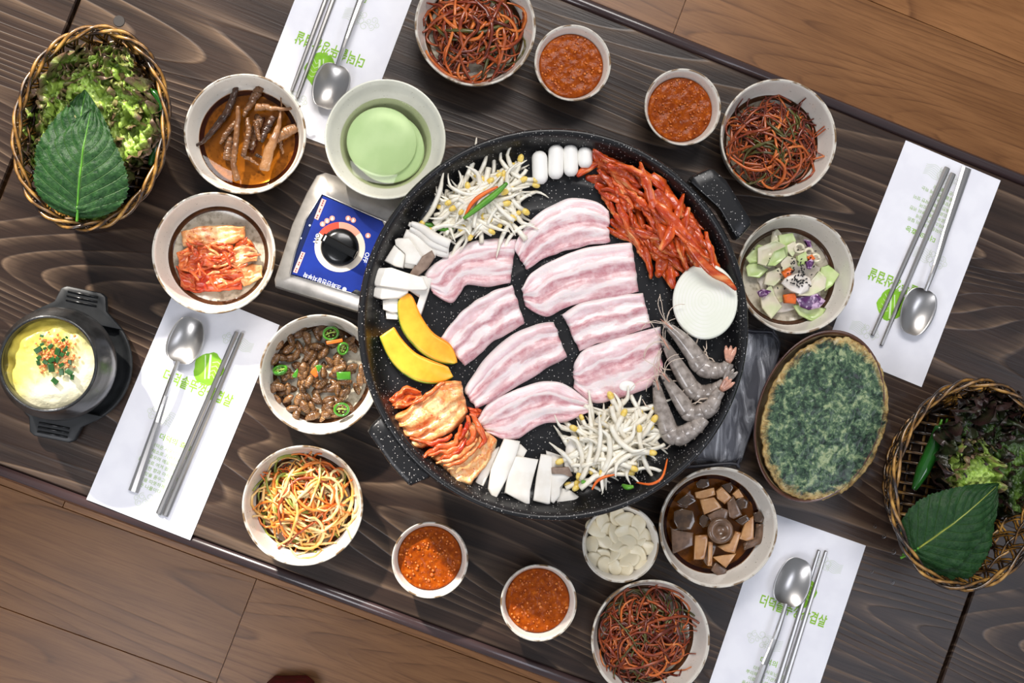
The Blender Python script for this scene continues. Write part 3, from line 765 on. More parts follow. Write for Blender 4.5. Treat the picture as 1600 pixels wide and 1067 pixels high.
ob('dial_mark', ring(*kc, 28, 39.5, ZP+.0002, 36, 91), MAT['salmon_ink'], st, 'p', smooth=False)
kk = mpp(*kc, ZP); kp = P(*kc, ZP)
kn = ob('knob', xf(lathe([(0, 0.006), (20*kk, 0.0058), (28*kk, 0.003), (30*kk, 0.0)], 40)[:2], Matrix.Translation(kp)), MAT['black'], st, 'p')
gd = (P(556, 397, ZP)-P(505, 370, ZP)); ga = math.atan2(gd.y, gd.x)
m = Matrix.Translation(kp+Vector((0, 0, 0.004))) @ Matrix.Rotation(ga, 4, 'Z')
ob('knob_grip', xf(bar((0, 0, 0), 58*kk, 13*kk, 0.012, 0.0015), m), MAT['black'], kn, 'p', smooth=False)
ob('knob_mark', xf(bar((-24.5*kk, 0, 0.012), 2.2*kk, 9*kk, 0.0003), m), MAT['white_ink'], kn, 'p', smooth=False)
def text_at(name, s, size, px, py, dx, dy, z, mat, par):
    e = P(px+dx, py+dy, z)-P(px, py, z)
    g = xf(text_geo(s, size), Matrix.Translation(P(px, py, z)) @ Matrix.Rotation(math.atan2(e.y, e.x), 4, 'Z'))
    return ob(name, g, MAT[mat], par, 'p', smooth=False)
text_at('print', 'ON', 0.0068, 492, 371, -.35, .93, ZP, 'white_ink', st)
text_at('print', 'OFF', 0.0064, 569, 401, -.35, .93, ZP, 'white_ink', st)
text_at('print', '● 소화안전장치부착', 0.0056, 509, 438, -251, -92, ZP, 'white_ink', st)
fl = []
for (x, y) in ((504, 350), (511, 345), (519, 341), (544, 341), (552, 344), (575, 368)):
    q = ob('flame_symbol', ring(x, y, 0, 4.2, ZP, n=16), MAT['salmon_ink'], st, 'p', smooth=False)
    k = mpp(x, y, ZP); cc = P(x, y, ZP+0.0002)
    ob('flame', ([cc+Vector((a*k, b*k, 0)) for a, b in ((0, 3), (1.2, .8), (2, -1), (1.2, -2.6), (-1.2, -2.6), (-2, -1), (-1.1, .9))], [[6, 5, 4, 3, 2, 1, 0]]), MAT['white_ink'], q, 'p', smooth=False)
for pts in ([(503, 310), (510, 313), (497, 344), (491, 341)], [(471, 393), (477, 395), (464, 427), (458, 425)]):
    q = ob('warning_label', poly_slab(down(pxpoly(pts, ZP), ZP), 0.0002, 0.01), MAT['pink_label'], st, 'p', smooth=False)
    a, b = (Vector(pts[0])+Vector(pts[1]))/2, (Vector(pts[3])+Vector(pts[2]))/2; gs = []
    for i in range(9):
        if i in (3, 6): continue
        w = a.lerp(b, (i+0.8)/9.6); gs.append(ring(w.x, w.y, 0, 1.5, ZP+.0004, 45*i, 45*i+300, 5))
    ob('label_print', join(*gs), MAT['brown_ink'], q, 'p', smooth=False)
for x, y in ((484, 352), (470, 372)):
    ob('rivet', ring(x, y, 0, 1.6, ZS+.0015, n=10), MAT['white_ink'], st, 'p')
ob('latch', poly_slab(down(pxpoly([(597, 344), (611, 350), (606, 360), (600, 352)], ZS+.003), ZS+.001), 0.004), MAT['stove'], st, 'p')
ob('latch', poly_slab(down(pxpoly([(549, 457), (556, 452), (590, 466), (588, 474)], ZS+.003), ZS+.001), 0.004), MAT['pan_dark'], st, 'p')
pc = P(867.5, 506, 0.135); pcx = Vector((pc.x, pc.y, TZ))
ob('burner', xf(lathe([(0, .072), (.03, .072), (.036, .066), (.045, ZS-.002)], 32)[:2], Matrix.Translation(pcx+Vector((-.03, .02, 0)))), MAT['pan_dark'], st, 'p')
for k in range(4):
    a = ANG+math.pi/4+k*math.pi/2; d = Vector((math.cos(a), math.sin(a), 0))
    b0 = pcx+Vector((-.03, .02, 0))
    ob('pan_support', tube([b0+d*.05+Vector((0, 0, ZS-.004)), b0+d*.055+Vector((0, 0, .091)), b0+d*.10+Vector((0, 0, .0935))], .003, 6), MAT['pan_dark'], st, 'p')

# ------------------------------------------------------------------ the big round pan
Rm = 306*mpp(867, 506, 0.135)
pr = [(0, .097), (Rm-.032, .097), (Rm-.012, .107), (Rm-.003, .128), (Rm-.0005, .1345), (Rm-.0025, .1372), (Rm-.006, .1360), (Rm-.0095, .129), (Rm-.014, .117), (Rm-.020, .1095), (Rm-.028, .1068), (Rm-.040, .1060)]
for r in (.146, .118, .090, .062, .034):
    pr += [(r+.004, .1058), (r+.002, .1062), (r, .1063), (r-.002, .1062), (r-.004, .1058)]
pr += [(0, .1055)]
pan = ob('griddle_pan', lathe(pr, 128)[:2], MAT['pan']); pan.location = pcx
tag(pan, 'big round black speckled griddle pan full of raw pork and vegetables', 'pan')
D_ = crop(560, 440, 2.965); B_ = crop(800, 190, 3.442); A_ = crop(560, 190, 3.442); C_ = crop(860, 440, 3.558); E_ = crop(680, 590, 4.0)
ob('handle', poly_slab(pxpoly(D_((45, 690), (60, 662), (112, 612), (200, 690), (330, 850), (342, 885), (325, 905), (245, 940), (232, 935), (150, 845)), .112), .020, .08), MAT['pan'], pan, 'p')
ob('handle', poly_slab(pxpoly(B_((930, 335), (950, 305), (1035, 265), (1060, 268), (1130, 330), (1262, 545), (1262, 570), (1200, 640), (1185, 640), (1090, 480)), .112), .020, .08), MAT['pan'], pan, 'p')
ZF = .1072
def lift(p):
    """how far the rising pan wall lifts whatever lies at p"""
    return max(0.0, (Vector((p.x, p.y, 0))-Vector((pcx.x, pcx.y, 0))).length-(Rm-.026))*1.25
def pan_r(p): return (Vector((p.x, p.y, 0))-Vector((pcx.x, pcx.y, 0))).length

# ------------------------------------------------------------------ food on the pan
def pork(label, A, B, seed):
    rg = random.Random(seed)
    def dz(u, v):
        e = min(u, 1-u, v*.8, (1-v)*.8)
        return .0062+.0022*noise.noise(Vector((u*5, v*4, seed*7)))+.0012*math.sin(v*17+seed)-.0028*max(0, 1-e/.07)**2
    def warp(u, v):
        return Vector((noise.noise(Vector((u*7, v*7, seed*3.1))), noise.noise(Vector((u*7, v*7, seed*3.1+9))), 0))*.0011
    g = between(A, B, ZF, 34, 22, dz, lambda u, v: dz(u, v))
    n = 35*23
    V = [p+warp((k % n)//23/34, (k % n) % 23/22) for k, p in enumerate(g[0])]
    c = sum(V, Vector())/len(V); c.z = TZ+ZF
    tag(ob('pork_belly_slice', (V,)+g[1:], MAT['pork'], None, c), label, 'pork', 'raw pork belly slices on the pan')
pork('raw pork belly slice on the pan, uppermost left, touching the brown mushroom cap', A_((352, 822), (385, 785), (450, 735), (560, 668), (690, 630), (848, 634)), A_((400, 925), (495, 977), (545, 930), (582, 880), (700, 888), (815, 868)), 1)
pork('raw pork belly slice on the pan, topmost right, beside the red roots', B_((10, 690), (50, 590), (150, 490), (290, 420), (430, 425), (520, 485)), B_((80, 798), (180, 735), (280, 700), (400, 670), (525, 650)), 2)
pork('raw pork belly slice on the pan, right column, second from top, the longest', B_((50, 900), (110, 810), (240, 740), (400, 680), (640, 652)), B_((70, 990), (180, 1050), (290, 1000), (420, 965), (560, 945), (680, 915)), 3)
pork('raw pork belly slice on the pan, left column, just right of the pumpkin', D_((380, 262), (440, 180), (520, 105), (610, 50), (710, 15)), D_((490, 388), (560, 340), (620, 285), (690, 245), (770, 195)), 4)
pork('short raw pork belly slice on the pan, right column, third from top', C_((65, 180), (150, 130), (280, 95), (400, 75), (512, 65)), C_((160, 385), (260, 345), (370, 315), (460, 285), (555, 250)), 5)
pork('raw pork belly slice on the pan, centre left, right of the folded kimchi', D_((488, 510), (540, 420), (620, 320), (720, 240), (820, 200), (905, 188)), D_((545, 588), (640, 545), (760, 470), (850, 415), (965, 350)), 6)
pork('raw pork belly slice on the pan with a white cartilage spot, beside the shrimp', C_((125, 480), (160, 400), (270, 345), (430, 295), (612, 250)), C_((130, 590), (235, 672), (350, 655), (460, 620), (560, 575), (620, 490)), 7)
pork('raw pork belly slice on the pan, lowest, above the white mushrooms', E_((262, 270), (320, 175), (440, 100), (600, 40), (740, 20), (860, 70), (985, 165)), E_((320, 340), (430, 385), (530, 375), (600, 320), (690, 285), (820, 275), (982, 205)), 8)
w_ = C_((428, 583))[0]; wp = P(*w_, ZF+.0062)
tag(ob('cartilage', xf(lathe([(0, .0016), (.005, .0013), (.0075, .0002), (.008, -.001)], 20, 1.1, .75)[:2], Matrix.Translation(wp)), MAT['rice_cake'], bpy.data.objects['pork_belly_slice.006'], 'p'), 'white cartilage spot', 'x')
_c = bpy.data.objects['cartilage']; del _c['category']

for i, (A, B, r, lb) in enumerate((((843, 244), (844, 280), 12.2, 'leftmost of the row'), ((869, 234), (868, 272), 12.2, 'second from left'), ((891, 233), (892, 268), 11.6, 'third from left'), ((914, 237), (914, 255), 11.8, 'rightmost and shortest'))):
    rr = r*mpp(*A, ZF); a, b = P(*A, ZF+rr), P(*B, ZF+rr); d = (b-a).normalized(); n = 16; pts, rad = [], []
    a, b = a+d*rr*.3, b-d*rr*.3; L = (b-a).length
    for k in range(n):
        t = k/(n-1); x = -rr*.9+(L+1.8*rr)*t; e = max(0, -x, x-L)/rr
        pts.append(a+d*x); rad.append(rr*math.sqrt(max(0.02, 1-e*e)))
    tag(ob('rice_cake', tube(pts, rad, 16), MAT['rice_cake'], None, (a+b)/2), 'plump white rice cake at the pan top, %s' % lb, 'rice cake', 'white rice cakes on the pan')

oc = P(1102, 471, ZF+.009); k = mpp(1102, 471, ZF); R1, R2 = 49*k, 58*k
pr = [(0, 0), (.97, .001), (1.0, .004), (1.0, .009), (.985, .0105)]
for j in range(9):
    r = .93-j*.1; pr += [(r, .0112+.0003*j, 0), (r-.012, .01117+.0003*j, 1), (r-.022, .01117+.0003*j, 1), (r-.04, .0112+.0003*j, 0)]
pr += [(0, .0142)]
V, Fc, MI = lathe(pr, 56, R1, R2)
tag(ob('onion_slice', (V, Fc), [MAT['onion'], MAT['onion_line']], mi=MI), 'thick round white onion slice on the right of the pan', 'onion').location = oc
r_ = (oc-pc); r_.z = 0; r_.normalize()
bpy.data.objects['onion_slice'].rotation_euler = Matrix.Rotation(.27, 3, r_.cross(Vector((0, 0, 1)))).to_euler()

def pumpkin(label, A, B, z, seed):
    g = between(A, B, z, 26, 8, lambda u, v: .0085+.0006*math.sin(u*9+v*5), .0085)
    V = g[0]; c = sum(V, Vector())/len(V); c.z = TZ+z
    o = ob('pumpkin_slice', g, MAT['pumpkin'], None, c); tag(o, label, 'pumpkin', 'pumpkin slices on the pan')
    for nm, e, mt, w in (('rind', B, 'pumpkin_rind', .0012), ('core_edge', A, 'pumpkin_core', .001)):
        ob(nm, tube(crom([P(x, y, z+.0048) for x, y in e], 24), [(w*(.4 if i in (0, 23) else 1), .0040) for i in range(24)], 8), MAT[mt], o, 'p')
pumpkin('yellow pumpkin slice on the pan, the upper one leaning on the mushrooms', D_((225, 55), (250, 75), (290, 165), (345, 240), (425, 295), (457, 375)), D_((195, 70), (185, 120), (205, 220), (275, 310), (360, 365), (445, 380)), ZF+.0005, 1)
pumpkin('yellow pumpkin slice on the pan, the lower one nearer the pan rim', D_((163, 212), (200, 270), (260, 330), (320, 360), (385, 385), (418, 400)), D_((100, 255), (150, 360), (220, 430), (300, 465), (380, 465), (438, 440)), ZF, 2)

# king oyster mushroom slices
LM = crop(580, 330, 5.617)
def mush(lb, pts, z, t=.006, mat='mushroom', cap=None, seed=0):
    w = pxpoly(pts, z); c = sum(w, Vector())/len(w)
    o = ob('mushroom_slice', poly_slab(w, t, .10, rough=.0009, seed=seed, dome=.15), MAT[mat], None, c)
    tag(o, lb, 'mushroom', None)
    if cap: ob('cap', poly_slab(pxpoly(cap, z+.001), t+.0015, .12, rough=.0008, seed=seed), MAT['mush_cap'], o, 'p')
    return o
Q = 'white mushroom slice on the pan, '
mush(Q+'lower group, leftmost sliver half under the kimchi', E_((250, 650), (350, 460), (400, 430), (335, 600), (290, 697)), ZF, .004, seed=1)
mush(Q+'lower group, short piece behind the tall upright slice', E_((500, 420), (535, 415), (572, 452), (550, 495), (490, 490)), ZF, .005, seed=2)
mush(Q+'lower group, small piece poking out below the broadest slice', E_((405, 755), (430, 715), (510, 775), (480, 810)), ZF, .004, seed=3)
mush(Q+'lower group, tall upright slice beside the kimchi', E_((430, 378), (530, 395), (515, 460), (440, 640), (375, 760), (350, 740), (328, 690), (345, 570)), ZF+.005, .006, seed=4)
mush(Q+'lower group, broadest slice in the middle', E_((500, 485), (642, 512), (610, 610), (592, 700), (590, 790), (570, 795), (430, 715), (452, 590)), ZF+.003, .007, seed=5)
mush(Q+'lower group, square piece behind the brown capped one', E_((690, 455), (800, 490), (795, 590), (740, 600), (700, 560)), ZF, .006, seed=6)
mush(Q+'lower group, narrow slice right of the broadest one', E_((660, 475), (725, 485), (728, 560), (715, 785), (700, 790), (608, 765), (630, 620)), ZF+.004, .0065, seed=7)
mush(Q+'lower group, flat piece lowest, right of the narrow slice', E_((735, 790), (780, 690), (830, 690), (895, 740), (860, 795)), ZF, .005, seed=8)
mush(Q+'lower group, the one with a brown cap', E_((722, 590), (850, 605), (800, 650), (775, 740), (735, 785), (718, 770)), ZF+.005, .006, cap=E_((722, 560), (830, 556), (856, 612), (836, 618), (800, 603), (725, 598)), seed=9)
mush(Q+'lower group, rightmost slice under the bean sprouts', E_((815, 430), (850, 355), (910, 380), (920, 470), (880, 590), (830, 590), (800, 550)), ZF+.002, .006, seed=10)
mush(Q+'left group, lowest little square above the pumpkin', LM((130, 880), (240, 890), (236, 950), (130, 946)), ZF, .004, seed=11)
mush(Q+'left group, square piece second from below', LM((100, 780), (240, 760), (240, 890), (180, 895), (100, 862)), ZF+.002, .005, seed=12)
mush(Q+'left group, by pumpkin and pork', LM((400, 560), (535, 580), (510, 700), (440, 920), (385, 890), (420, 760), (330, 700)), ZF, .007, seed=13)
mush(Q+'left group, blunt piece nearest the rim', LM((115, 440), (205, 305), (300, 380), (300, 420), (280, 505), (210, 490)), ZF+.004, .008, seed=14)
mush(Q+'left group, small crooked piece in the middle', LM((210, 255), (235, 240), (330, 240), (380, 300), (440, 400), (400, 475), (300, 460), (300, 380), (215, 300)), ZF+.009, .005, seed=15)
mush(Q+'left group, slice with the thick brown cap', LM((280, 230), (310, 165), (340, 170), (480, 270), (575, 360), (560, 410), (480, 420), (400, 520), (290, 500)), ZF+.002, .007, cap=LM((330, 560), (420, 420), (530, 350), (562, 400), (500, 500), (410, 577)), seed=16)
mush(Q+'left group, lower one of the two big flat slices', LM((5, 690), (50, 655), (330, 690), (325, 720), (250, 765), (100, 775), (10, 750)), ZF+.006, .006, seed=17)
mush(Q+'left group, upper one of the two big flat slices', LM((5, 590), (25, 530), (70, 500), (180, 497), (300, 540), (460, 590), (500, 680), (480, 697), (330, 697), (30, 658)), ZF+.009, .0065, seed=18)
for i, pts in enumerate((((330, 110), (400, 150), (500, 260), (590, 350), (680, 365)), ((340, 150), (430, 190), (540, 280), (680, 330)), ((350, 105), (450, 150), (560, 230), (690, 290)))):
    pp = crom([P(x, y, ZF+.006+.003*i) for x, y in LM(*pts)], 14)
    tag(ob('mushroom_strip', tube(pp, [(.0022+.0028*math.sin(min(1, k/9)*1.57), .0035) for k in range(14)], 8), MAT['mushroom'], None, pp[7]),
        ('lowest', 'middle', 'topmost')[i]+' torn white mushroom strip on the pan below the bean sprouts', 'mushroom')

# big folded kimchi
kim = empty('folded_kimchi', P(690, 680, ZF)); tag(kim, 'whole folded orange cabbage kimchi beside the pan handle', 'kimchi')
G_ = crop(600, 590, 5.926)
def leaf_piece(A, B, z, mat, seed, par, amp=.004, thick=.006, nu=34, nv=20, ridge=9, name='cabbage_leaf'):
    def dz(u, v):
        e = min(u, 1-u, v, 1-v)
        w = amp*noise.noise(Vector((u*3.0, v*4, seed*5)))+amp*.45*math.sin(v*ridge+2.2*noise.noise(Vector((u*3, v*3, seed)))*2)+amp*.35*noise.noise(Vector((u*11, v*16, seed*2)))
        return thick+w-.5*thick*max(0, 1-e/.09)**2
    g = between(A, B, z, nu, nv, dz, lambda u, v: thick*.8)
    V = [p+noise.noise_vector(p*140+Vector((seed, 0, 0)))*.0016 for p in g[0]]
    return ob(name, (V,)+g[1:], MAT[mat], par, 'p')
leaf_piece(G_((85, 352), (200, 300), (330, 200), (450, 105), (580, 30), (705, 30)), G_((190, 605), (320, 655), (470, 590), (600, 520), (700, 430), (778, 325)), ZF+.006, 'kimchi_pale', 1, kim, .0045, .009, ridge=22)
leaf_piece(G_((430, 730), (560, 640), (720, 540), (820, 400)), G_((735, 1040), (860, 920), (970, 780), (1052, 575)), ZF+.003, 'kimchi_pale', 2, kim, .004, .009, ridge=16)
leaf_piece(G_((30, 195), (90, 160), (210, 75), (340, 125)), G_((75, 285), (150, 290), (260, 250), (350, 180)), ZF+.003, 'kimchi', 3, kim, .005, .006)
leaf_piece(G_((170, 560), (260, 590), (400, 570)), G_((300, 672), (380, 650), (470, 620)), ZF+.001, 'kimchi_red', 4, kim, .004, .007)
leaf_piece(G_((770, 270), (840, 280), (905, 300)), G_((800, 340), (850, 370), (895, 350)), ZF+.001, 'kimchi_red', 5, kim, .002, .004)
for i, (pts, w, mt) in enumerate(((((360, 735), (430, 680), (540, 640), (650, 600), (700, 520), (712, 440)), 5.2, 'kimchi'), (((760, 345), (775, 420), (810, 480), (820, 560), (760, 640)), 5.5, 'kimchi'),
        (((790, 330), (850, 380), (880, 470), (930, 560), (870, 650)), 5, 'kimchi'), (((480, 790), (600, 770), (720, 700), (800, 640), (860, 560)), 4.2, 'kimchi_pale'),
        (((520, 760), (620, 720), (700, 660), (760, 580)), 4.4, 'kimchi_red'), (((700, 560), (760, 470), (770, 400)), 4, 'kimchi_red'), (((260, 250), (350, 200), (450, 110), (570, 30)), 4.0, 'kimchi'),
        (((430, 720), (560, 690), (680, 640), (740, 560)), 4, 'kimchi'), (((560, 830), (680, 780), (790, 720), (860, 640)), 4, 'kimchi'), (((240, 560), (380, 600), (520, 590), (640, 530)), 4, 'kimchi_red'))):
    pp = crom([P(x, y, ZF+.017+.0015*(i % 3)) for x, y in G_(*pts)], 20); k = mpp(690, 680, ZF)
    ob('leaf_fold', tube([p+noise.noise_vector(p*120)*.0028 for p in pp], [(w*k*(.35+.65*math.sin(math.pi*(j+1)/21))*(1+.5*noise.noise(Vector((j*.5, i*3, 1)))), w*k*.75*(1+.4*noise.noise(Vector((j*.6, i*3, 5))))) for j in range(20)], 9), MAT[mt], kim, 'p')

# strips of red seasoned root
rg = random.Random(11)
vars_ = []
for j in range(9):
    r2 = random.Random(100+j); L = r2.uniform(.032, .060); n = 22; bend = r2.uniform(-.25, .25)
    pts = [Vector((L*(i/(n-1)-.5), bend*L*((i/(n-1)-.5)**2-.08), .0012*math.sin(i*.8+j))) for i in range(n)]
    wd = r2.uniform(.0032, .0056)
    rad = [(wd*(.25+.75*math.sin(math.pi*min(1, (i+1.2)/(n*.8))))*(1+.35*noise.noise(Vector((i*.7, j*3, 0)))) if i < n*.6 else wd*max(.12, 1-(i-n*.6)/(n*.42))*(1+.3*noise.noise(Vector((i*.9, j*3, 4)))), .0026*(1+.3*noise.noise(Vector((i*.5, j, 7))))) for i in range(n)]
    g = tube(pts, rad, 14); V = []
    for q, v in enumerate(g[0]):
        i, kk_ = divmod(q, 14); th_ = 2*math.pi*kk_/14; c0 = pts[i]
        V.append(c0+(v-c0)*(1+.50*noise.noise(Vector((i*.16, math.cos(th_)*2.6, math.sin(th_)*2.6+j*5)))+.22*noise.noise(Vector((i*.7, math.cos(th_)*5, math.sin(th_)*5+j*5)))))
    vars_.append(mkmesh('root_strip', V, g[1], MAT['deodeok']))
spine = [(585, 170, 60), (640, 270, 150), (700, 380, 200), (780, 470, 245), (880, 560, 255), (960, 640, 220), (1050, 690, 130), (1150, 790, 60)]
lab = 'red seasoned root strip in the pile at the upper right of the pan'
for i in range(190):
    t = rg.random()*(len(spine)-1); j = min(int(t), len(spine)-2); f = t-j
    x = spine[j][0]*(1-f)+spine[j+1][0]*f; y = spine[j][1]*(1-f)+spine[j+1][1]*f; w = spine[j][2]*(1-f)+spine[j+1][2]*f
    off = rg.uniform(-1, 1); x += off*w*.86; y -= off*w*.52
    px, py = B_((x, y))[0]
    if math.hypot(px-867, py-506) > 284 or (px > 1080 and py > 425): continue
    h = (1-abs(off))*.026*min(1, w/150)*rg.uniform(.25, 1)
    o = bpy.data.objects.new('root_strip', vars_[i % 9]); link(o)
    rz = math.radians(-52)+rg.gauss(0, .36); p_ = P(px, py, ZF+.003+h); e_ = Vector((math.cos(rz), math.sin(rz), 0))*.027
    if max(pan_r(p_+e_), pan_r(p_-e_)) > Rm-.013: COL.objects.unlink(o); bpy.data.objects.remove(o); continue
    o.location = P(px, py, ZF+.003+h+lift(p_)); o.rotation_euler = (rg.uniform(-.5, .5), rg.uniform(-.22, .22), rz+(math.pi if rg.random() < .4 else 0))
    s = rg.uniform(.8, 1.25); o.scale = (s, s, s); tag(o, lab, 'root', 'red root strips on the pan')
for pts, lb in ((((935, 650), (1000, 730), (1080, 810), (1150, 850), (1205, 905)), 'single long red root strip lying across the onion slice'), (((560, 150), (530, 160), (525, 185), (560, 200), (600, 160)), 'thin curled red root shred at the top of the root pile'), (((440, 225), (490, 205), (560, 215), (610, 235)), 'red root strip reaching out toward the rice cakes'), (((350, 295), (385, 262), (430, 235), (480, 215)), 'red root tip poking out under the shortest rice cake')):
    pp = crom([P(x, y, ZF+(.036 if 'onion' in lb else .006)) for x, y in B_(*pts)], 16)
    tag(ob('root_strip', tube(pp, [(.0012+(.0035 if 'curl' not in lb else .0006)*math.sin(math.pi*(k+.5)/16), .0022) for k in range(16)], 8), MAT['deodeok'], None, pp[8]), lb, 'root', 'red root strips on the pan')

# bean sprouts
sv = []
for j in range(8):
    r2 = random.Random(200+j); L = r2.uniform(.044, .066); n = 12; a = 0; p = Vector((-L/2, 0, 0)); pts = []
    cv = r2.uniform(-.17, .17); kink = r2.choice((0, 3, 8))
    for i in range(n):
        pts.append(p.copy()); a += cv+noise.noise(Vector((i*.6, j*7, 2)))*.22+(.5*(1 if j % 2 else -1) if i == kink else 0); p += Vector((math.cos(a), math.sin(a), noise.noise(Vector((i*.4, j, 1)))*.25))*L/(n-1)
    w = r2.uniform(.0020, .0028)
    me = mkmesh('bean_sprout', *tube(pts, [w*(1 if i < 8 else max(.22, 1-(i-7)/5)) for i in range(n)], 6)[:2], MAT['sprout'])
    d = (pts[0]-pts[1]).normalized(); q = pts[0]+d*.003
    hd = lathe([(0, .0030), (.0022, .0024), (.0033, .0008), (.0033, -.0006), (.0024, -.0022), (0, -.0028)], 10, 1.0, .8)[:2]
    hm = mkmesh('bean_head', *xf(hd, Matrix.Translation(q) @ d.to_track_quat('X', 'Z').to_matrix().to_4x4() @ Matrix.Diagonal((1.35, 1.1, .9, 1))), MAT['bean'])
    sv.append((me, hm))
def sprouts(poly, n, hmax, label, group, seed, zb=ZF):
    rg = random.Random(seed); xs = [p[0] for p in poly]; ys = [p[1] for p in poly]
    cx, cy = sum(xs)/len(xs), sum(ys)/len(ys)
    def inside(x, y):
        k = False
        for i in range(len(poly)):
            (a, b), (c, d) = poly[i], poly[i-1]
            if (b > y) != (d > y) and x < (c-a)*(y-b)/(d-b)+a: k = not k
        return k
    i = 0
    while i < n:
        x, y = rg.uniform(min(xs), max(xs)), rg.uniform(min(ys), max(ys))
        rz = rg.uniform(0, 6.28); ex, ey = 34*math.cos(rz), -34*math.sin(rz)
        if not (inside(x, y) and (inside(x+ex, y+ey) or rg.random() < .05) and (inside(x-ex, y-ey) or rg.random() < .05)): continue
        p_ = P(x, y, zb); e_ = Vector((math.cos(rz), math.sin(rz), 0))*.034
        if max(pan_r(p_+e_), pan_r(p_-e_)) > Rm-.020 or lift(p_) > .004: continue
        e = math.hypot((x-cx)/(max(xs)-min(xs)), (y-cy)/(max(ys)-min(ys)))*2
        z = zb+.0022+lift(p_)+hmax*max(0, 1-e)*(.2+.8*i/n)
        me, hm = sv[rg.randrange(8)]
        o = bpy.data.objects.new('bean_sprout', me); link(o); o.location = P(x, y, z)
        o.rotation_euler = (rg.uniform(-.3, .3), rg.uniform(-.09, .09), rz); s = rg.uniform(.85, 1.15); o.scale = (s, s, s)
        if rg.random() < .36:
            h = bpy.data.objects.new('bean_head', hm); h.parent = o; link(h)
        tag(o, label, 'bean sprout', group); i += 1
sprouts([(640, 340), (664, 300), (735, 236), (800, 232), (828, 250), (822, 310), (796, 352), (750, 372), (700, 372), (650, 362)], 120, .022, 'white bean sprout in the pile at the upper left of the pan', 'bean sprouts in the upper left pile', 21)
sprouts([(888, 715), (910, 650), (970, 632), (1025, 648), (1056, 705), (1040, 750), (985, 776), (925, 788), (890, 760)], 130, .024, 'white bean sprout in the pile at the bottom of the pan', 'bean sprouts in the lower pile', 22)
def shred(name, lb, cat, mat, pts, z, w, t=.0012):
    pp = crom([P(x, y, z+lift(P(x, y, z))) for x, y in pts], 12)
    tag(ob(name, tube(pp, [(w*(.4+.6*math.sin(math.pi*(k+.5)/12)), t) for k in range(12)], 6), MAT[mat], None, pp[6]), lb, cat)
shred('green_onion_strip', 'bright green onion strip on top of the upper bean sprouts', 'green onion', 'leek', A_((565, 522), (660, 450), (730, 395), (800, 330)), ZF+.026, .0034)
shred('carrot_strip', 'thin carrot strip beside the green strip on the upper sprouts', 'carrot', 'carrot', A_((575, 505), (610, 440), (670, 390), (750, 350)), ZF+.024, .0022)
shred('green_onion_strip', 'green onion strip at the lower left of the upper bean sprouts', 'green onion', 'leek', A_((320, 548), (390, 560), (450, 575), (510, 575)), ZF+.008, .0030)
shred('carrot_strip', 'curved carrot strip on the left of the lower bean sprouts', 'carrot', 'carrot', E_((980, 700), (1010, 650), (1060, 620), (1130, 605)), ZF+.024, .0016)
shred('carrot_strip', 'curved carrot strip at the right edge of the lower bean sprouts', 'carrot', 'carrot', E_((1260, 655), (1350, 665), (1420, 620), (1450, 510)), ZF+.018, .0014)
shred('green_onion_strip', 'dark green onion bit low in the lower bean sprouts', 'green onion', 'leek', E_((915, 645), (940, 660), (970, 650)), ZF+.020, .0026)
shred('green_onion_strip', 'green onion bit at the right of the lower bean sprouts', 'green onion', 'leek', E_((1170, 670), (1200, 685), (1240, 680)), ZF+.022, .0026)

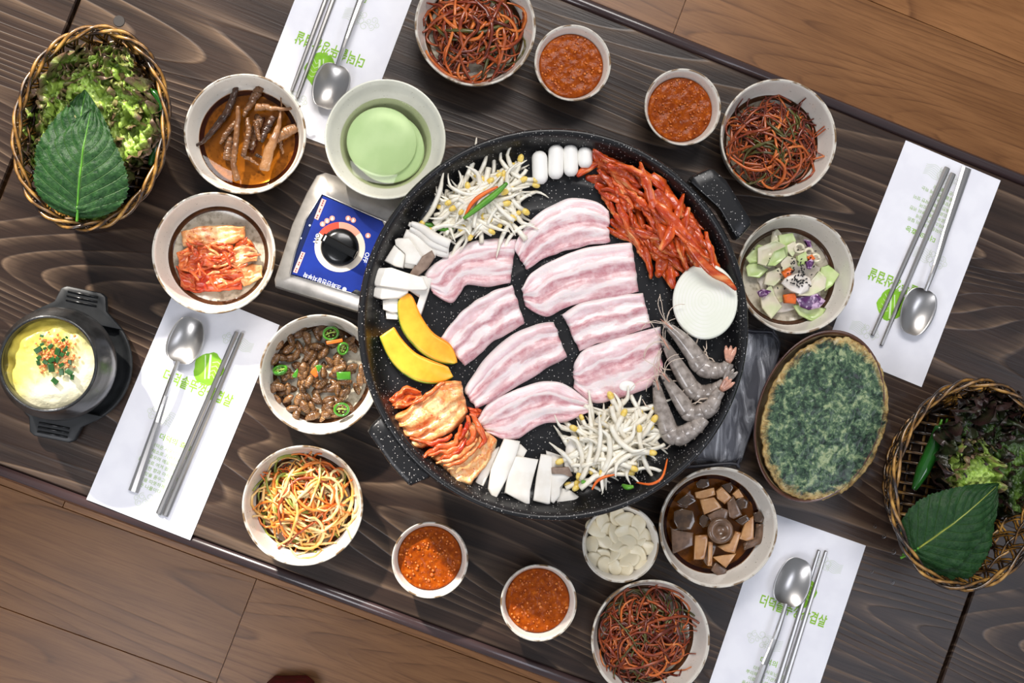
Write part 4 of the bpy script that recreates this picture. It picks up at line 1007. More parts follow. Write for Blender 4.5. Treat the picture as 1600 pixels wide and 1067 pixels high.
# shrimp
def shrimp(label, path, wid, z, tail_col, seed):
    rg = random.Random(seed); k = mpp(1090, 600, z)
    W = wid*k; pp = crom([P(x, y, z+lift(P(x, y, z))*.9) for x, y in C_(*path)], 60)
    o = empty('shrimp', Vector((pp[20].x, pp[20].y, TZ+z-W))); tag(o, label, 'shrimp', 'raw grey shrimp on the pan')
    def seg(i0, i1, r0, r1, flare=0.0, n=8, name='shell_segment', mat='shrimp'):
        pts = [pp[min(59, round(i0+(i1-i0)*t/(n-1)))] for t in range(n)]
        pts = crom([pp[i0], pp[(i0+i1)//2], pp[i1]], n)
        rad = [(r0+(r1-r0)*t/(n-1))*(1+flare*math.sin(math.pi*t/(n-1))) for t in range(n)]
        ob(name, tube(pts, [(r, r*.95) for r in rad], 12), MAT[mat], o, 'p')
    seg(2, 24, W*.30, W*1.02, .22, 12, 'head_shell')
    bnd = [23, 29, 35, 40, 45, 50]; rr = [1.0, .98, .9, .8, .68, .55]
    for i in range(5): seg(bnd[i], bnd[i+1]+1, W*rr[i], W*rr[i+1]*1.06, .10)
    tip, d = pp[51], (pp[58]-pp[50]).normalized(); s = Vector((-d.y, d.x, 0))
    for a in (-.32, 0, .32):
        dd = (d+s*a).normalized(); L = W*1.9
        ob('tail_fin', tube([tip+dd*L*t for t in (0, .3, .7, 1)], [(W*.25, W*.2), (W*.34, W*.15), (W*.30, W*.1), (W*.08, W*.05)], 8), MAT[tail_col], o, 'p')
    h = (pp[2]-pp[8]).normalized(); hs = Vector((-h.y, h.x, 0))
    ob('rostrum', tube([pp[7]+Vector((0, 0, W*.4)), pp[3]+Vector((0, 0, W*.35)), pp[0]+h*W*.3], [W*.14, W*.1, W*.03], 6), MAT['shrimp_pink'], o, 'p')
    for a in (-1, 1):
        ob('eye', xf(lathe([(0, W*.16), (W*.12, W*.1), (W*.16, 0), (W*.1, -W*.12), (0, -W*.16)], 8)[:2], Matrix.Translation(pp[5]+hs*a*W*.42+Vector((0, 0, W*.25)))), MAT['black'], o, 'p')
    for j in range(5):
        a = rg.uniform(-1, 1); q = [pp[4]+Vector((0, 0, W*.3))]; dr = (h+hs*a*.5).normalized()
        for t in range(1, 8):
            dr = (dr-h*.30*(1 if j < 3 else .1)+hs*rg.uniform(-.2, .28)*(-1 if a < 0 else 1)).normalized(); q.append(q[-1]+dr*W*.5+Vector((0, 0, W*rg.uniform(-.02, .10))))
        ob('antenna', tube(q, W*.04, 5), MAT['antenna'], o, 'p')
    for j in range(7):
        i = 14+j*5; t = (pp[min(59, i+1)]-pp[i-1]).normalized(); nn = Vector((-t.y, t.x, 0))*(1 if seed % 2 else -1)
        b = pp[i]+nn*W*.7-Vector((0, 0, W*.3)); ob('leg', tube([b, b+nn*W*.8-t*W*.5, b+nn*W*1.1-t*W*1.3], [W*.1, W*.08, W*.04], 5), MAT['antenna'], o, 'p')
shrimp('raw grey shrimp on the pan, lowest, curled around the bean sprouts', [(583, 530), (605, 640), (635, 790), (700, 860), (790, 820), (850, 770), (890, 715)], 14.5, ZF+.0115, 'shrimp', 4)
shrimp('raw grey shrimp on the pan, third from top, with an orange tail', [(610, 495), (680, 590), (735, 690), (800, 735), (885, 700), (935, 620), (1005, 545)], 13.2, ZF+.017, 'shrimp_pink', 3)
shrimp('raw grey shrimp on the pan, second from top', [(612, 300), (680, 420), (750, 540), (815, 620), (900, 610), (960, 570), (995, 520)], 13.6, ZF+.0115, 'shrimp', 2)
shrimp('raw grey shrimp on the pan, topmost, with its tail pointing up below the onion', [(622, 218), (700, 290), (790, 380), (840, 470), (930, 495), (985, 465), (1000, 375)], 14, ZF+.015, 'shrimp_pink', 1)

# ------------------------------------------------------------------ scallion salads: nobody could count the strips
def scallion(label, b, seed, n, mats, wts, cxy=(0, 0), rad=.80, hmax=.030, z0=.012, wmin=.0009, wmax=.0019, lmax=.085):
    c, R = b; rg = random.Random(seed); geos, mi = [], []
    for i in range(n):
        r = rad*R*rg.random()**.55; a = rg.uniform(0, 6.283)
        x0, y0 = r*math.cos(a)+cxy[0]*R, r*math.sin(a)+cxy[1]*R; m = 12; lay = rg.random()
        over = rg.random() < .04
        for att in range(40):
            x, y = x0, y0; L = rg.uniform(.03, lmax*(1-att*.012)); hd = rg.uniform(0, 6.283); cv = rg.gauss(0, .20); tl = rg.uniform(-.35, .35); pts = []; top = 0
            for k in range(m):
                rr = math.hypot(x, y)/R; top = max(top, rr)
                e = math.hypot(x-cxy[0]*R, y-cxy[1]*R)/(R*.9)
                dome = z0+hmax*max(0, 1-e*e)
                wall = HA*max(0, (rr-.82)/.18)+.011
                z = max(wall+.002, z0*.8+(dome-z0*.8)*(.25+.75*lay)+math.sin(k*.8+i)*.0016+tl*.004*(k/m-.5))
                pts.append(Vector((x, y, z)))
                hd += cv+rg.gauss(0, .13); x += math.cos(hd)*L/m; y += math.sin(hd)*L/m
            if top < (.985 if over else .90): break
        else: continue
        w = rg.uniform(wmin, wmax)
        g = tube(pts, [(w*(.5+.5*math.sin(math.pi*(k+.6)/m)), w*.5) for k in range(m)], 5)
        geos.append(g); q = rg.choices(range(len(mats)), wts)[0]; mi += [q]*len(g[1])
    g = join(*geos)
    o = ob('scallion_salad', g, [MAT[m] for m in mats], mi=mi); o.location = c; tag(o, label, 'scallion salad', None, 'stuff')
RED = ['sc_red', 'sc_dark', 'sc_pale', 'sc_green']
scallion('red scallion salad in the bowl cut off by the top edge', B_top, 31, 170, RED, (44, 24, 20, 12), (-.02, .05), rad=.74, wmin=.0011, wmax=.0026, lmax=.105)
scallion('dark red scallion salad in the bowl at the upper right table edge', B_rt, 32, 250, RED, (46, 26, 13, 15), (0, -.03), rad=.76, wmax=.0020, lmax=.105)
scallion('dark red scallion salad in the bowl at the bottom edge', B_bot, 33, 240, RED, (48, 26, 14, 12), (-.12, -.04), rad=.68, wmax=.0021, lmax=.10)
scallion('bright orange and yellow scallion salad in the sunlit bowl', B_or, 34, 210, ['so_orange', 'so_pale', 'so_green', 'sc_red'], (38, 42, 12, 12), (0, 0), rad=.74, wmin=.0011, wmax=.0022, lmax=.11)

# ------------------------------------------------------------------ cut kimchi in a bowl
K_ = crop(250, 80, 2.541)
kb = empty('cut_kimchi', P(334, 400, .012)); tag(kb, 'small heap of cut red cabbage kimchi in the left white bowl', 'kimchi')
def kpiece(A, B, z, mat, seed, th=.004): leaf_piece(K_(*A), K_(*B), z, mat, seed, kb, .0026, th, 18, 12, 8, 'cabbage_piece')
kpiece(((85, 720), (200, 692), (340, 700)), ((95, 775), (220, 790), (335, 745)), .016, 'kimchi_pale', 1, .006)
kpiece(((60, 850), (120, 880), (170, 860)), ((95, 945), (150, 960), (200, 950)), .011, 'kimchi_red', 2)
kpiece(((130, 870), (230, 850), (330, 880)), ((150, 950), (230, 955), (325, 945)), .013, 'kimchi_red', 3)
kpiece(((270, 800), (330, 770), (385, 790)), ((290, 850), (340, 840), (385, 830)), .018, 'kimchi_pale', 4)
kpiece(((300, 865), (350, 850), (405, 850)), ((330, 935), (370, 920), (410, 900)), .011, 'kimchi_pale', 5)
kpiece(((70, 800), (130, 780), (200, 790)), ((75, 870), (140, 880), (210, 860)), .017, 'kimchi', 6)
kpiece(((150, 780), (220, 760), (290, 770)), ((160, 850), (230, 860), (300, 840)), .021, 'kimchi', 7)
kpiece(((80, 880), (110, 900), (140, 905)), ((85, 935), (110, 945), (140, 950)), .012, 'kimchi', 8)
kpiece(((300, 760), (345, 745), (375, 770)), ((280, 800), (330, 800), (380, 800)), .014, 'kimchi', 9)
rg = random.Random(41)
for i in range(46):
    x, y = rg.uniform(95, 370), rg.uniform(745, 925); a = rg.gauss(.1, .5); L = rg.uniform(25, 75); cv = rg.uniform(-.4, .4)
    if math.hypot((x-225)/165, (y-835)/120) > 1: continue
    z = .024+.006*(1-math.hypot((x-225)/165, (y-835)/120))+rg.uniform(-.002, .002)
    pts = [P(*K_((x+L*(t-.5)*math.cos(a+cv*t), y+L*(t-.5)*math.sin(a+cv*t)))[0], z+.001*math.sin(t*6)) for t in (0, .2, .4, .6, .8, 1)]
    ob('cabbage_shred', tube(crom(pts, 10), [(.0017*(.4+.6*math.sin(math.pi*(k+.5)/10))*rg.uniform(.7, 1.3), .0010) for k in range(10)], 6), MAT[rg.choice(('kimchi_red', 'kimchi', 'kimchi', 'kimchi_pale'))], kb, 'p')

# ------------------------------------------------------------------ silkworm pupae
pv = []
for j in range(4):
    r2 = random.Random(300+j); L = r2.uniform(.0140, .0165); W = r2.uniform(.0045, .0052); n = 30; bend = r2.uniform(-.0012, .0012)
    pts, rad = [], []
    for i in range(n):
        t = i/(n-1); prof = math.sin(math.pi*(t*.94+.03))**.62*(1-.18*t)
        g = 1-.11*max(0, math.sin(t*2*math.pi*8.5))**3 if t > .34 else 1-.05*(abs(t-.2) < .02)
        pts.append(Vector((L*(t-.5), bend*(1-(2*t-1)**2), W*.9))); rad.append((max(.0003, W*prof*g), max(.0003, W*.86*prof*g)))
    V, Fc, UV = tube(pts, rad, 12)
    mi = [1 if (f[0]//12)/(n-1) > .34 and math.sin(((f[0]//12)+.5)/(n-1)*2*math.pi*8.5) > .72 else 0 for f in Fc]
    pv.append(mkmesh('silkworm_pupa', V, Fc, [MAT['pupa'], MAT['pupa_groove']], None, mi))
c, R = B_pupa; rg = random.Random(42); placed = []; tries = 0
while len(placed) < 160 and tries < 30000:
    tries += 1
    r = R*.80*math.sqrt(rg.random()); a = rg.uniform(0, 6.283); x, y = r*math.cos(a)-R*.07, r*math.sin(a)
    if x > R*.50 and (y > R*.1 or y < -R*.35): continue
    lay = 0 if len(placed) < 64 else 1
    if any(p[2] == lay and math.hypot(p[0]-x, p[1]-y) < (.0081 if lay == 0 else .0088) for p in placed): continue
    if lay and math.hypot(x+R*.07, y) > R*.70: continue
    placed.append((x, y, lay))
    o = bpy.data.objects.new('silkworm_pupa', pv[rg.randrange(4)]); link(o)
    rr = math.hypot(x, y)/R
    o.location = c+Vector((x, y, .0085+lay*.0060+max(0, rr-.66)*.05)); o.rotation_euler = (rg.uniform(0, 6.28), rg.uniform(-.35, .35), rg.uniform(0, 6.28))
    s = rg.uniform(.88, 1.12); o.scale = (s, s, s)
    tag(o, 'brown ringed silkworm pupa in the white bowl under the pan edge', 'pupa', 'silkworm pupae in the bowl')
U_ = crop(400, 480, 5.08)
def chili_ring(lb, x, y, r, tilt, rz, z=.026):
    px, py = U_((x, y))[0]; k = mpp(px, py, z)*r/5.08
    g1 = lathe([(k*.72, 0), (k, 0), (k*1.03, .002), (k, .004), (k*.72, .004), (k*.70, .002), (k*.72, 0)], 24, 1, .88)[:2]
    o = ob('chili_ring', g1, MAT['chili']); o.location = P(px, py, z); o.rotation_euler = (tilt, 0, rz); tag(o, lb, 'chili', None)
    for j in range(5):
        a = j*1.3; ob('seed', xf(lathe([(0, .0012), (.0012, 0), (0, -.001)], 8)[:2], Matrix.Translation((k*.42*math.cos(a), k*.38*math.sin(a), .002))), MAT['chili_in'], o)
    ob('flesh', tube([Vector((-k*.7, 0, .002)), Vector((0, k*.1, .002)), Vector((k*.7, 0, .002))], .0009, 6), MAT['chili_in'], o)
chili_ring('green chili ring at the top of the pupae bowl, the largest one', 593, 203, 66, .35, .3)
chili_ring('green chili ring on the pupae just right of the carrot sliver', 684, 326, 52, .5, 1.2)
chili_ring('green chili ring at the left side of the pupae bowl', 195, 510, 60, -.9, .2)
chili_ring('green chili ring at the bottom right of the pupae bowl', 680, 810, 64, .1, 0)
def upoly(name, lb, cat, pts, z, t, mat, seed=1):
    w = pxpoly(U_(*pts), z); tag(ob(name, poly_slab(w, t, .2, rough=.0003, seed=seed), MAT[mat], None, sum(w, Vector())/len(w)), lb, cat)
upoly('chili_slice', 'flat green chili slice right of centre on the pupae', 'chili', ((640, 515), (750, 510), (755, 575), (645, 578)), .026, .004, 'chili')
upoly('chili_slice', 'green chili bit at the centre of the pupae bowl beside the carrot wedge', 'chili', ((465, 465), (500, 455), (530, 465), (500, 518), (480, 500)), .026, .003, 'chili')
upoly('chili_slice', 'curved green chili bit left of the centre of the pupae bowl', 'chili', ((285, 545), (330, 485), (338, 510), (325, 560), (300, 560)), .026, .004, 'chili')
upoly('carrot_piece', 'carrot sliver near the top of the pupae bowl', 'carrot', ((558, 272), (685, 250), (692, 275), (562, 297)), .028, .002, 'carrot')
upoly('carrot_piece', 'carrot wedge at the centre of the pupae bowl', 'carrot', ((450, 490), (475, 470), (495, 545), (470, 560), (432, 515)), .027, .003, 'carrot')

# ------------------------------------------------------------------ roots in soy
R_ = crop(290, 110, 5.337)
def rootp(lb, pts, rads, z, mat, rings=True, seed=0, flat=.85):
    n = 44; pp = crom([P(x, y, z) for x, y in R_(*pts)], n); k = mpp(383, 209, z)/5.337
    rad = []
    for i in range(n):
        r = interp(rads, i/(n-1))*k*(1+(.09*math.sin(i*1.9)+.08*noise.noise(Vector((i*.9, seed, 0))) if rings else .08*noise.noise(Vector((i*.5, seed, 0)))))
        if i in (0, n-1): r *= .7
        rad.append((r, r*flat))
    pp = [p+noise.noise_vector(Vector((i*.22, seed*3, 1)))*.0012 for i, p in enumerate(pp)]
    tag(ob('pickled_root', tube(pp, rad, 10), MAT[mat], None, pp[n//2]), lb+' in the soy bowl', 'root', None)
rootp('long dark root reaching over the left rim', ((428, 118), (395, 230), (345, 350), (240, 490), (150, 590), (75, 632)), (22, 30, 34, 30, 18, 10), .020, 'root_dark', seed=1)
rootp('thick ringed root at the top', ((625, 130), (590, 200), (530, 300), (478, 385)), (34, 40, 28, 15), .021, 'root', seed=2)
rootp('pale tapering root pointing to the right rim', ((590, 310), (650, 305), (760, 320), (860, 318), (955, 295)), (32, 30, 18, 14, 8), .024, 'root_pale', seed=3)
rootp('short stubby ringed root at the left', ((368, 560), (358, 650), (345, 750)), (32, 38, 36), .013, 'root', seed=7)
rootp('forked root left of the long upright one', ((425, 430), (340, 530), (290, 615)), (26, 26, 10), .017, 'root', seed=6)
rootp('long upright ringed root left of the centre', ((440, 295), (430, 480), (415, 650), (400, 780), (432, 915)), (18, 25, 26, 25, 28), .026, 'root', seed=4)
rootp('crooked root right of the long upright one', ((513, 395), (525, 520), (500, 630), (478, 715)), (15, 28, 24, 22), .022, 'root', seed=5)
rootp('thin pale root tip below the crooked root', ((478, 715), (540, 740), (608, 792)), (18, 14, 7), .016, 'root_pale', False, 15)
rootp('broad split root in the middle', ((625, 385), (575, 540), (545, 690)), (44, 40, 22), .013, 'root', False, 8, .5)
rootp('short dark ended root right of the centre', ((735, 385), (675, 490), (630, 590)), (30, 34, 18), .021, 'root_dark', seed=9)
rootp('oval cut root piece at the right', ((920, 478), (840, 515), (750, 575)), (36, 48, 34), .018, 'root_pale', False, 11, .7)
rootp('long split root with a hair thin tip', ((800, 210), (792, 330), (780, 450), (740, 560), (695, 680), (652, 840)), (4, 7, 20, 34, 44, 46), .023, 'root_pale', False, 10, .6)
rootp('tiny root sliver low at the right', ((785, 590), (812, 690)), (14, 10), .015, 'root', False, 12)
rootp('small dark root stub low in the middle', ((585, 705), (650, 730)), (14, 12), .014, 'root_dark', False, 13)
rootp('small curled root at the centre', ((590, 420), (600, 500), (615, 580)), (26, 20, 16), .023, 'root', True, 14)

# ------------------------------------------------------------------ garlic slices
gv = []
for j in range(3):
    r2 = random.Random(400+j); n = 18; pts = []
    for k in range(n):
        a = 2*math.pi*k/n; r = 1-.25*max(0, math.cos(a))**6*(-1) ; pts.append(Vector((math.cos(a)*.0110*(1+.18*max(0, math.cos(a))**8), math.sin(a)*.0078*(1-.18*math.cos(a)), 0)))
    g = poly_slab(pts, .0036, .25, dome=.2); gv.append(mkmesh('garlic_slice', *g, MAT['garlic']))
c, R = S_g; rg = random.Random(43); pl = []
for i in range(4000):
    if len(pl) >= 46: break
    lay = 0 if len(pl) < 8 else 1 if len(pl) < 20 else 2
    r = R*(.50+.13*lay)*math.sqrt(rg.random()); a = rg.uniform(0, 6.283); x, y = r*math.cos(a), r*math.sin(a)
    if any(p[2] == lay and math.hypot(p[0]-x, p[1]-y) < .0098 for p in pl): continue
    pl.append((x, y, lay)); o = bpy.data.objects.new('garlic_slice', gv[i % 3]); link(o)
    o.location = c+Vector((x, y,   .012+lay*.0075+rg.uniform(-.001, .002))); o.rotation_euler = (rg.gauss(0, .3), rg.gauss(0, .3), rg.uniform(0, 6.28)); s = rg.uniform(.85, 1.12); o.scale = (s, s, s)
    tag(o, 'cream coloured raw garlic slice in the small bowl below the pan', 'garlic', 'garlic slices in the small bowl')

# ------------------------------------------------------------------ cabbage salad
V_ = crop(1150, 330, 5.616)
def vpoly(name, lb, cat, pts, z, t, mat, seed, par=None, cup=0.0):
    w = pxpoly(V_(*pts), z); c0 = sum(w, Vector())/len(w)
    g = poly_slab(w, t, .15, rough=.0030, seed=seed)
    V = [v+Vector((0, 0, cup*(((v-c0).length/.012)**2)*.002)) for v in g[0]]
    o = ob(name, (V, g[1]), MAT[mat], par, c0 if par is None else 'p')
    if par is None: tag(o, lb, cat)
    return o
o = ob('salad_dressing', poly_slab(pxpoly(V_((200, 640), (330, 880), (520, 860), (700, 830), (740, 600), (700, 480), (300, 420), (170, 520)), .0085), .003, .1, 40, .0012, 5), MAT['dressing'], None, P(1234, 445, .0085)); tag(o, 'puddle of white dressing under the cabbage salad', 'dressing', None, 'stuff')
sal = [('green', ((95, 410), (180, 310), (270, 330), (240, 430), (130, 450)), .016, 'cabbage_green', 'at the left edge of the salad'),
 ('green', ((95, 500), (150, 450), (255, 520), (200, 580), (110, 565)), .015, 'cabbage_green', 'lowest of the two at the salad left'),
 ('pale', ((305, 270), (320, 190), (355, 165), (385, 210), (370, 280)), .017, 'cabbage', 'standing up at the top left of the salad'),
 ('green', ((370, 220), (490, 205), (500, 270), (440, 330), (390, 300)), .019, 'cabbage_green', 'at the top of the salad'),
 ('pale', ((200, 330), (330, 280), (400, 320), (300, 480), (190, 460)), .019, 'cabbage', 'behind the long green one at the upper left'),
 ('green', ((275, 480), (330, 370), (420, 330), (425, 400), (330, 470)), .025, 'cabbage_green', 'the long one left of the sesame'),
 ('pale', ((240, 640), (270, 540), (360, 510), (410, 580), (320, 640)), .018, 'cabbage', 'left of the big white piece'),
 ('pale', ((430, 320), (500, 270), (540, 340), (480, 390)), .022, 'cabbage', 'above the sesame'),
 ('green', ((750, 510), (800, 485), (888, 560), (830, 640), (770, 680), (740, 590)), .017, 'cabbage_green', 'triangular, at the right of the salad'),
 ('pale', ((210, 760), (290, 670), (330, 740), (380, 830), (300, 915), (235, 850)), .015, 'cabbage', 'below the dark purple tip at the lower left'),
 ('pale', ((310, 650), (400, 660), (420, 780), (350, 790)), .013, 'cabbage', 'between the carrot cube and the lower left piece'),
 ('green', ((510, 840), (600, 830), (750, 860), (700, 940), (650, 960), (560, 910)), .014, 'cabbage_green', 'under the purple cabbage at the bottom'),
 ('pale', ((640, 640), (700, 550), (760, 600), (770, 680), (660, 730), (540, 730)), .021, 'cabbage', 'under the right side of the big white piece'),
 ('pale', ((530, 400), (600, 370), (620, 460), (540, 470)), .026, 'cabbage_green', 'under the black sesame near the middle'),
 ('pale', ((400, 470), (450, 400), (500, 430), (480, 500), (420, 520)), .024, 'cabbage', 'dotted with sesame above the carrot bit')]
for i, (n_, pts, z, m_, lb) in enumerate(sal):
    cxs = sum(p[0] for p in pts)/len(pts); cys = sum(p[1] for p in pts)/len(pts)
    pts = [(cxs+(x-cxs)*1.16, cys+(y-cys)*1.16) for x, y in pts]
    vpoly('cabbage_piece', '%s cabbage piece %s' % (n_, lb), 'cabbage', pts, z, .0026, m_, 50+i, cup=1.0)
vpoly('cabbage_piece', 'big smooth white cabbage piece dotted with black sesame in the middle of the salad', 'cabbage', ((390, 630), (450, 580), (540, 540), (640, 580), (650, 640), (620, 690), (560, 725), (470, 700)), .028, .004, 'dressing', 71)
vpoly('purple_cabbage_piece', 'large purple and white cabbage piece at the bottom of the salad', 'purple cabbage', ((520, 760), (620, 725), (720, 730), (768, 790), (730, 850), (640, 865), (560, 830)), .021, .004, 'cabbage_purple', 72)
vpoly('purple_cabbage_piece', 'dark purple cabbage tip at the lower left of the salad', 'purple cabbage', ((185, 715), (230, 685), (300, 710), (260, 755), (200, 745)), .021, .003, 'cabbage_purple', 73)
vpoly('purple_cabbage_piece', 'dark purple cabbage bit near the middle right of the sesame', 'purple cabbage', ((615, 450), (660, 430), (685, 450), (650, 510), (625, 500)), .030, .003, 'cabbage_purple', 74)
vpoly('purple_cabbage_piece', 'faint pinkish cabbage sliver at the top right of the salad', 'purple cabbage', ((585, 255), (650, 260), (660, 330), (625, 320)), .018, .003, 'cabbage_purple', 75)
vpoly('carrot_cube', 'orange carrot cube below the big white cabbage piece', 'carrot', ((405, 735), (490, 725), (518, 760), (505, 810), (415, 808)), .018, .008, 'carrot', 76)
vpoly('carrot_cube', 'orange carrot bit left of the sesame', 'carrot', ((400, 530), (460, 490), (500, 530), (430, 582)), .027, .004, 'carrot', 77)
vpoly('carrot_cube', 'orange carrot bit at the upper right of the salad', 'carrot', ((615, 410), (660, 390), (690, 420), (640, 445)), .026, .004, 'carrot', 78)
k = mpp(1244, 400, .024)/5.616
for q, (x, y, r, lb) in enumerate(((555, 325, 46, 'curled'), (640, 360, 40, 'middle'), (700, 410, 38, 'lowest'))):
    pts = [P(*V_((x+r*math.cos(a)*(1-.05*i/3), y+r*.8*math.sin(a)))[0], .024+.0006*i/4) for i, a in enumerate([j*.5 for j in range(14)])]
    tag(ob('macaroni', tube(pts, 13*k, 10), MAT['cabbage'], None, pts[4]), '%s pale orange macaroni ring at the upper right of the salad' % lb, 'macaroni')
rg = random.Random(44); gs = []
for i in range(95):
    if i < 40: x, y, z = rg.gauss(550, 50), rg.gauss(610, 34), .0335
    elif i < 80: x, y, z = rg.gauss(540, 80), rg.gauss(480, 42), .032
    else: x, y, z = rg.uniform(140, 720), rg.uniform(330, 700), .026
    p = P(*V_((x, y))[0], z); a = rg.uniform(0, 3.14); d = Vector((math.cos(a), math.sin(a), 0))*.0013
    gs.append(tube([p-d, p-d*.4, p+d*.4, p+d], [.0002, .0007, .0007, .0002], 6))
tag(ob('black_sesame_seeds', join(*gs), MAT['sesame'], None, P(1246, 435, .03)), 'black sesame seeds scattered over the cabbage salad', 'sesame', None, 'stuff')

# ------------------------------------------------------------------ mushrooms in soy
M_ = crop(1030, 740, 5.926)
m1 = pm('soy_mushroom_pale', (186, 140, 92), (160, 112, 68), 60, rough=.25, coat=.4, vary=.08)
m2 = pm('soy_mushroom_dark', (58, 40, 26), (86, 62, 40), 90, rough=.12, coat=.6)
m3 = pm('soy_mushroom_grey', (116, 88, 68), (92, 68, 50), 120, rough=.25, coat=.4)
ml = [(((325, 170), (500, 125), (515, 190), (390, 235), (335, 220)), .019, m1, 'oblong tan block at the top'),
 (((335, 85), (380, 50), (450, 50), (465, 110), (400, 140), (345, 130)), .016, m2, 'black glossy bit at the very top'),
 (((155, 260), (250, 185), (345, 250), (230, 315)), .017, m2, 'black glossy diamond at the upper left'),
 (((370, 240), (500, 215), (575, 310), (410, 375)), .023, m1, 'bright tan block right of the black diamond'),
 (((520, 160), (570, 120), (665, 215), (600, 280), (530, 230)), .020, m1, 'tan block above the ring shaped cap'),
 (((570, 105), (660, 75), (680, 130), (650, 185), (600, 150)), .017, m2, 'dark flap at the upper right'),
 (((670, 185), (725, 135), (775, 215), (700, 230)), .018, m1, 'small tan block at the upper right'),
 (((620, 260), (680, 205), (760, 380), (680, 415), (640, 400)), .022, m3, 'greyish stalk right of the tan blocks'),
 (((700, 240), (760, 215), (820, 250), (810, 320), (740, 330), (700, 290)), .019, m2, 'round dark bit with a hole at the right'),
 (((440, 380), (560, 310), (635, 330), (620, 420), (470, 440)), .020, m3, 'greyish piece behind the ring shaped cap'),
 (((365, 410), (400, 370), (460, 400), (450, 480), (400, 500), (365, 460)), .018, m2, 'black shiny lump left of the ring shaped cap'),
 (((690, 430), (800, 375), (835, 420), (760, 480)), .022, m2, 'dark flap right of the ring shaped cap'),
 (((735, 600), (790, 440), (865, 390), (865, 600), (800, 620)), .020, m1, 'upright tan block at the right'),
 (((860, 360), (930, 345), (965, 400), (950, 455), (880, 445)), .018, m2, 'dark olive lump near the right rim'),
 (((770, 640), (880, 590), (890, 460), (955, 460), (950, 640), (780, 705)), .016, m3, 'bent brown slab at the lower right'),
 (((135, 350), (200, 320), (310, 340), (330, 440), (290, 520), (170, 520), (130, 440)), .019, m2, 'big smooth brown cap at the left'),
 (((105, 500), (170, 520), (310, 540), (310, 660), (120, 740)), .015, m3, 'broad grey green slab at the lower left'),
 (((315, 790), (325, 570), (440, 560), (440, 640), (410, 790)), .020, m1, 'upright tan stalk at the lower middle'),
 (((440, 850), (450, 625), (485, 625), (482, 852)), .022, m1, 'thin pale stick beside the tan stalk'),
 (((400, 800), (450, 640), (525, 660), (500, 740), (430, 845)), .015, m3, 'brown piece behind the thin pale stick'),
 (((530, 670), (640, 640), (700, 530), (750, 540), (690, 735), (600, 715)), .018, m1, 'tan wedge below the ring shaped cap'),
 (((485, 765), (705, 735), (610, 870)), .018, m1, 'tan triangle at the bottom'),
 (((470, 890), (510, 810), (620, 880), (600, 975), (560, 960)), .013, m3, 'brown wedge lowest in the bowl')]
for i, (pts, z, m_, lb) in enumerate(ml):
    w = pxpoly(M_(*pts), z); tag(ob('soy_mushroom', poly_slab(w, .0055 if m_ is not m2 else .004, .12, rough=.0005, seed=i), m_, None, sum(w, Vector())/len(w)), lb+', in the mushroom soy bowl', 'mushroom')
k = mpp(1122, 830, .026)/5.926; cc = P(*M_((560, 525))[0], .0255)
tag(ob('soy_mushroom', lathe([(0, .001), (40*k, .001), (52*k, .004), (95*k, .007), (118*k, .0045), (120*k, .002), (100*k, 0), (0, 0)], 28)[:2], m3), 'large ring shaped mushroom cap at the centre, in the mushroom soy bowl', 'mushroom').location = cc

# ------------------------------------------------------------------ stone pot of steamed egg on its tray
HP = .088; pp_ = P(75, 568, HP); Rp = 79*mpp(75, 568, HP); po = Vector((pp_.x, pp_.y, TZ))
th = empty('pot_tray', P(96, 572, 0.004)); th.location = (po.x, po.y, TZ); tag(th, 'black plastic tray with two slotted handles under the stone egg pot', 'tray')
Rt = 101*mpp(95, 572, .012)
ob('tray_disc', lathe([(0, .0005), (Rt-.006, .0005), (Rt-.001, .008), (Rt, .0125), (Rt-.0025, .0135), (Rt-.006, .009), (Rt-.012, .006), (0, .006)], 64)[:2], MAT['black_matte'], th)
for s in (1, -1):
    hv = P(118, 452, .012)-P(66, 690, .012); an = math.atan2(hv.y, hv.x)+(0 if s > 0 else math.pi)
    m = Matrix.Translation(po) @ Matrix.Rotation(an, 4, 'Z')
    h = ob('handle', poly_slab([m @ Vector(v) for v in ((Rt*.70, Rt*.72, .006), (Rt*.93, Rt*.42, .006), (Rt*1.16, Rt*.36, .006), (Rt*1.21, Rt*.28, .006), (Rt*1.21, -Rt*.28, .006), (Rt*1.16, -Rt*.36, .006), (Rt*.93, -Rt*.42, .006), (Rt*.70, -Rt*.72, .006))], .009, .06), MAT['black_matte'], th, 'p')
    for j in range(3):
        x = Rt*(.99+.07*j); ob('handle_rib', tube([m @ Vector((x, -Rt*.24, .0152)), m @ Vector((x, 0, .0156)), m @ Vector((x, Rt*.24, .0152))], .0011, 6), MAT['black'], h, 'p')
pr = [(0, .0075), (Rp*.72, .0075), (Rp*.95, .016), (Rp*1.13, .034), (Rp*1.19, .050), (Rp*1.15, .066), (Rp*1.03, .080), (Rp*.99, HP-.001), (Rp*.965, HP+.0015), (Rp*.925, HP+.0005), (Rp*.905, HP-.006), (Rp*.915, HP-.022), (Rp*.93, .045), (Rp*.7, .02), (0, .018)]
o = ob('stone_pot', lathe(pr, 72)[:2], MAT['stone']); o.location = po; tag(o, 'black glazed stone pot of steamed egg at the left edge', 'pot')
def eg(u, v):
    r = Rp*.915*u; a = v*2*math.pi; p = Vector((r*math.cos(a), r*math.sin(a), 0))
    lump = max(0, noise.noise(p*55+Vector((3, 1, 0))))*.008+noise.noise(p*150)*.0016
    side = .35+.65*max(0, min(1, (-p.x*.8+p.y)/Rp+.55))
    hole = -.012*max(0, 1-((p.x+Rp*.86)**2+(p.y-Rp*.02)**2)/(Rp*.17)**2)
    return Vector((p.x, p.y, .073+.008*(1-u**4)+lump*side+hole))
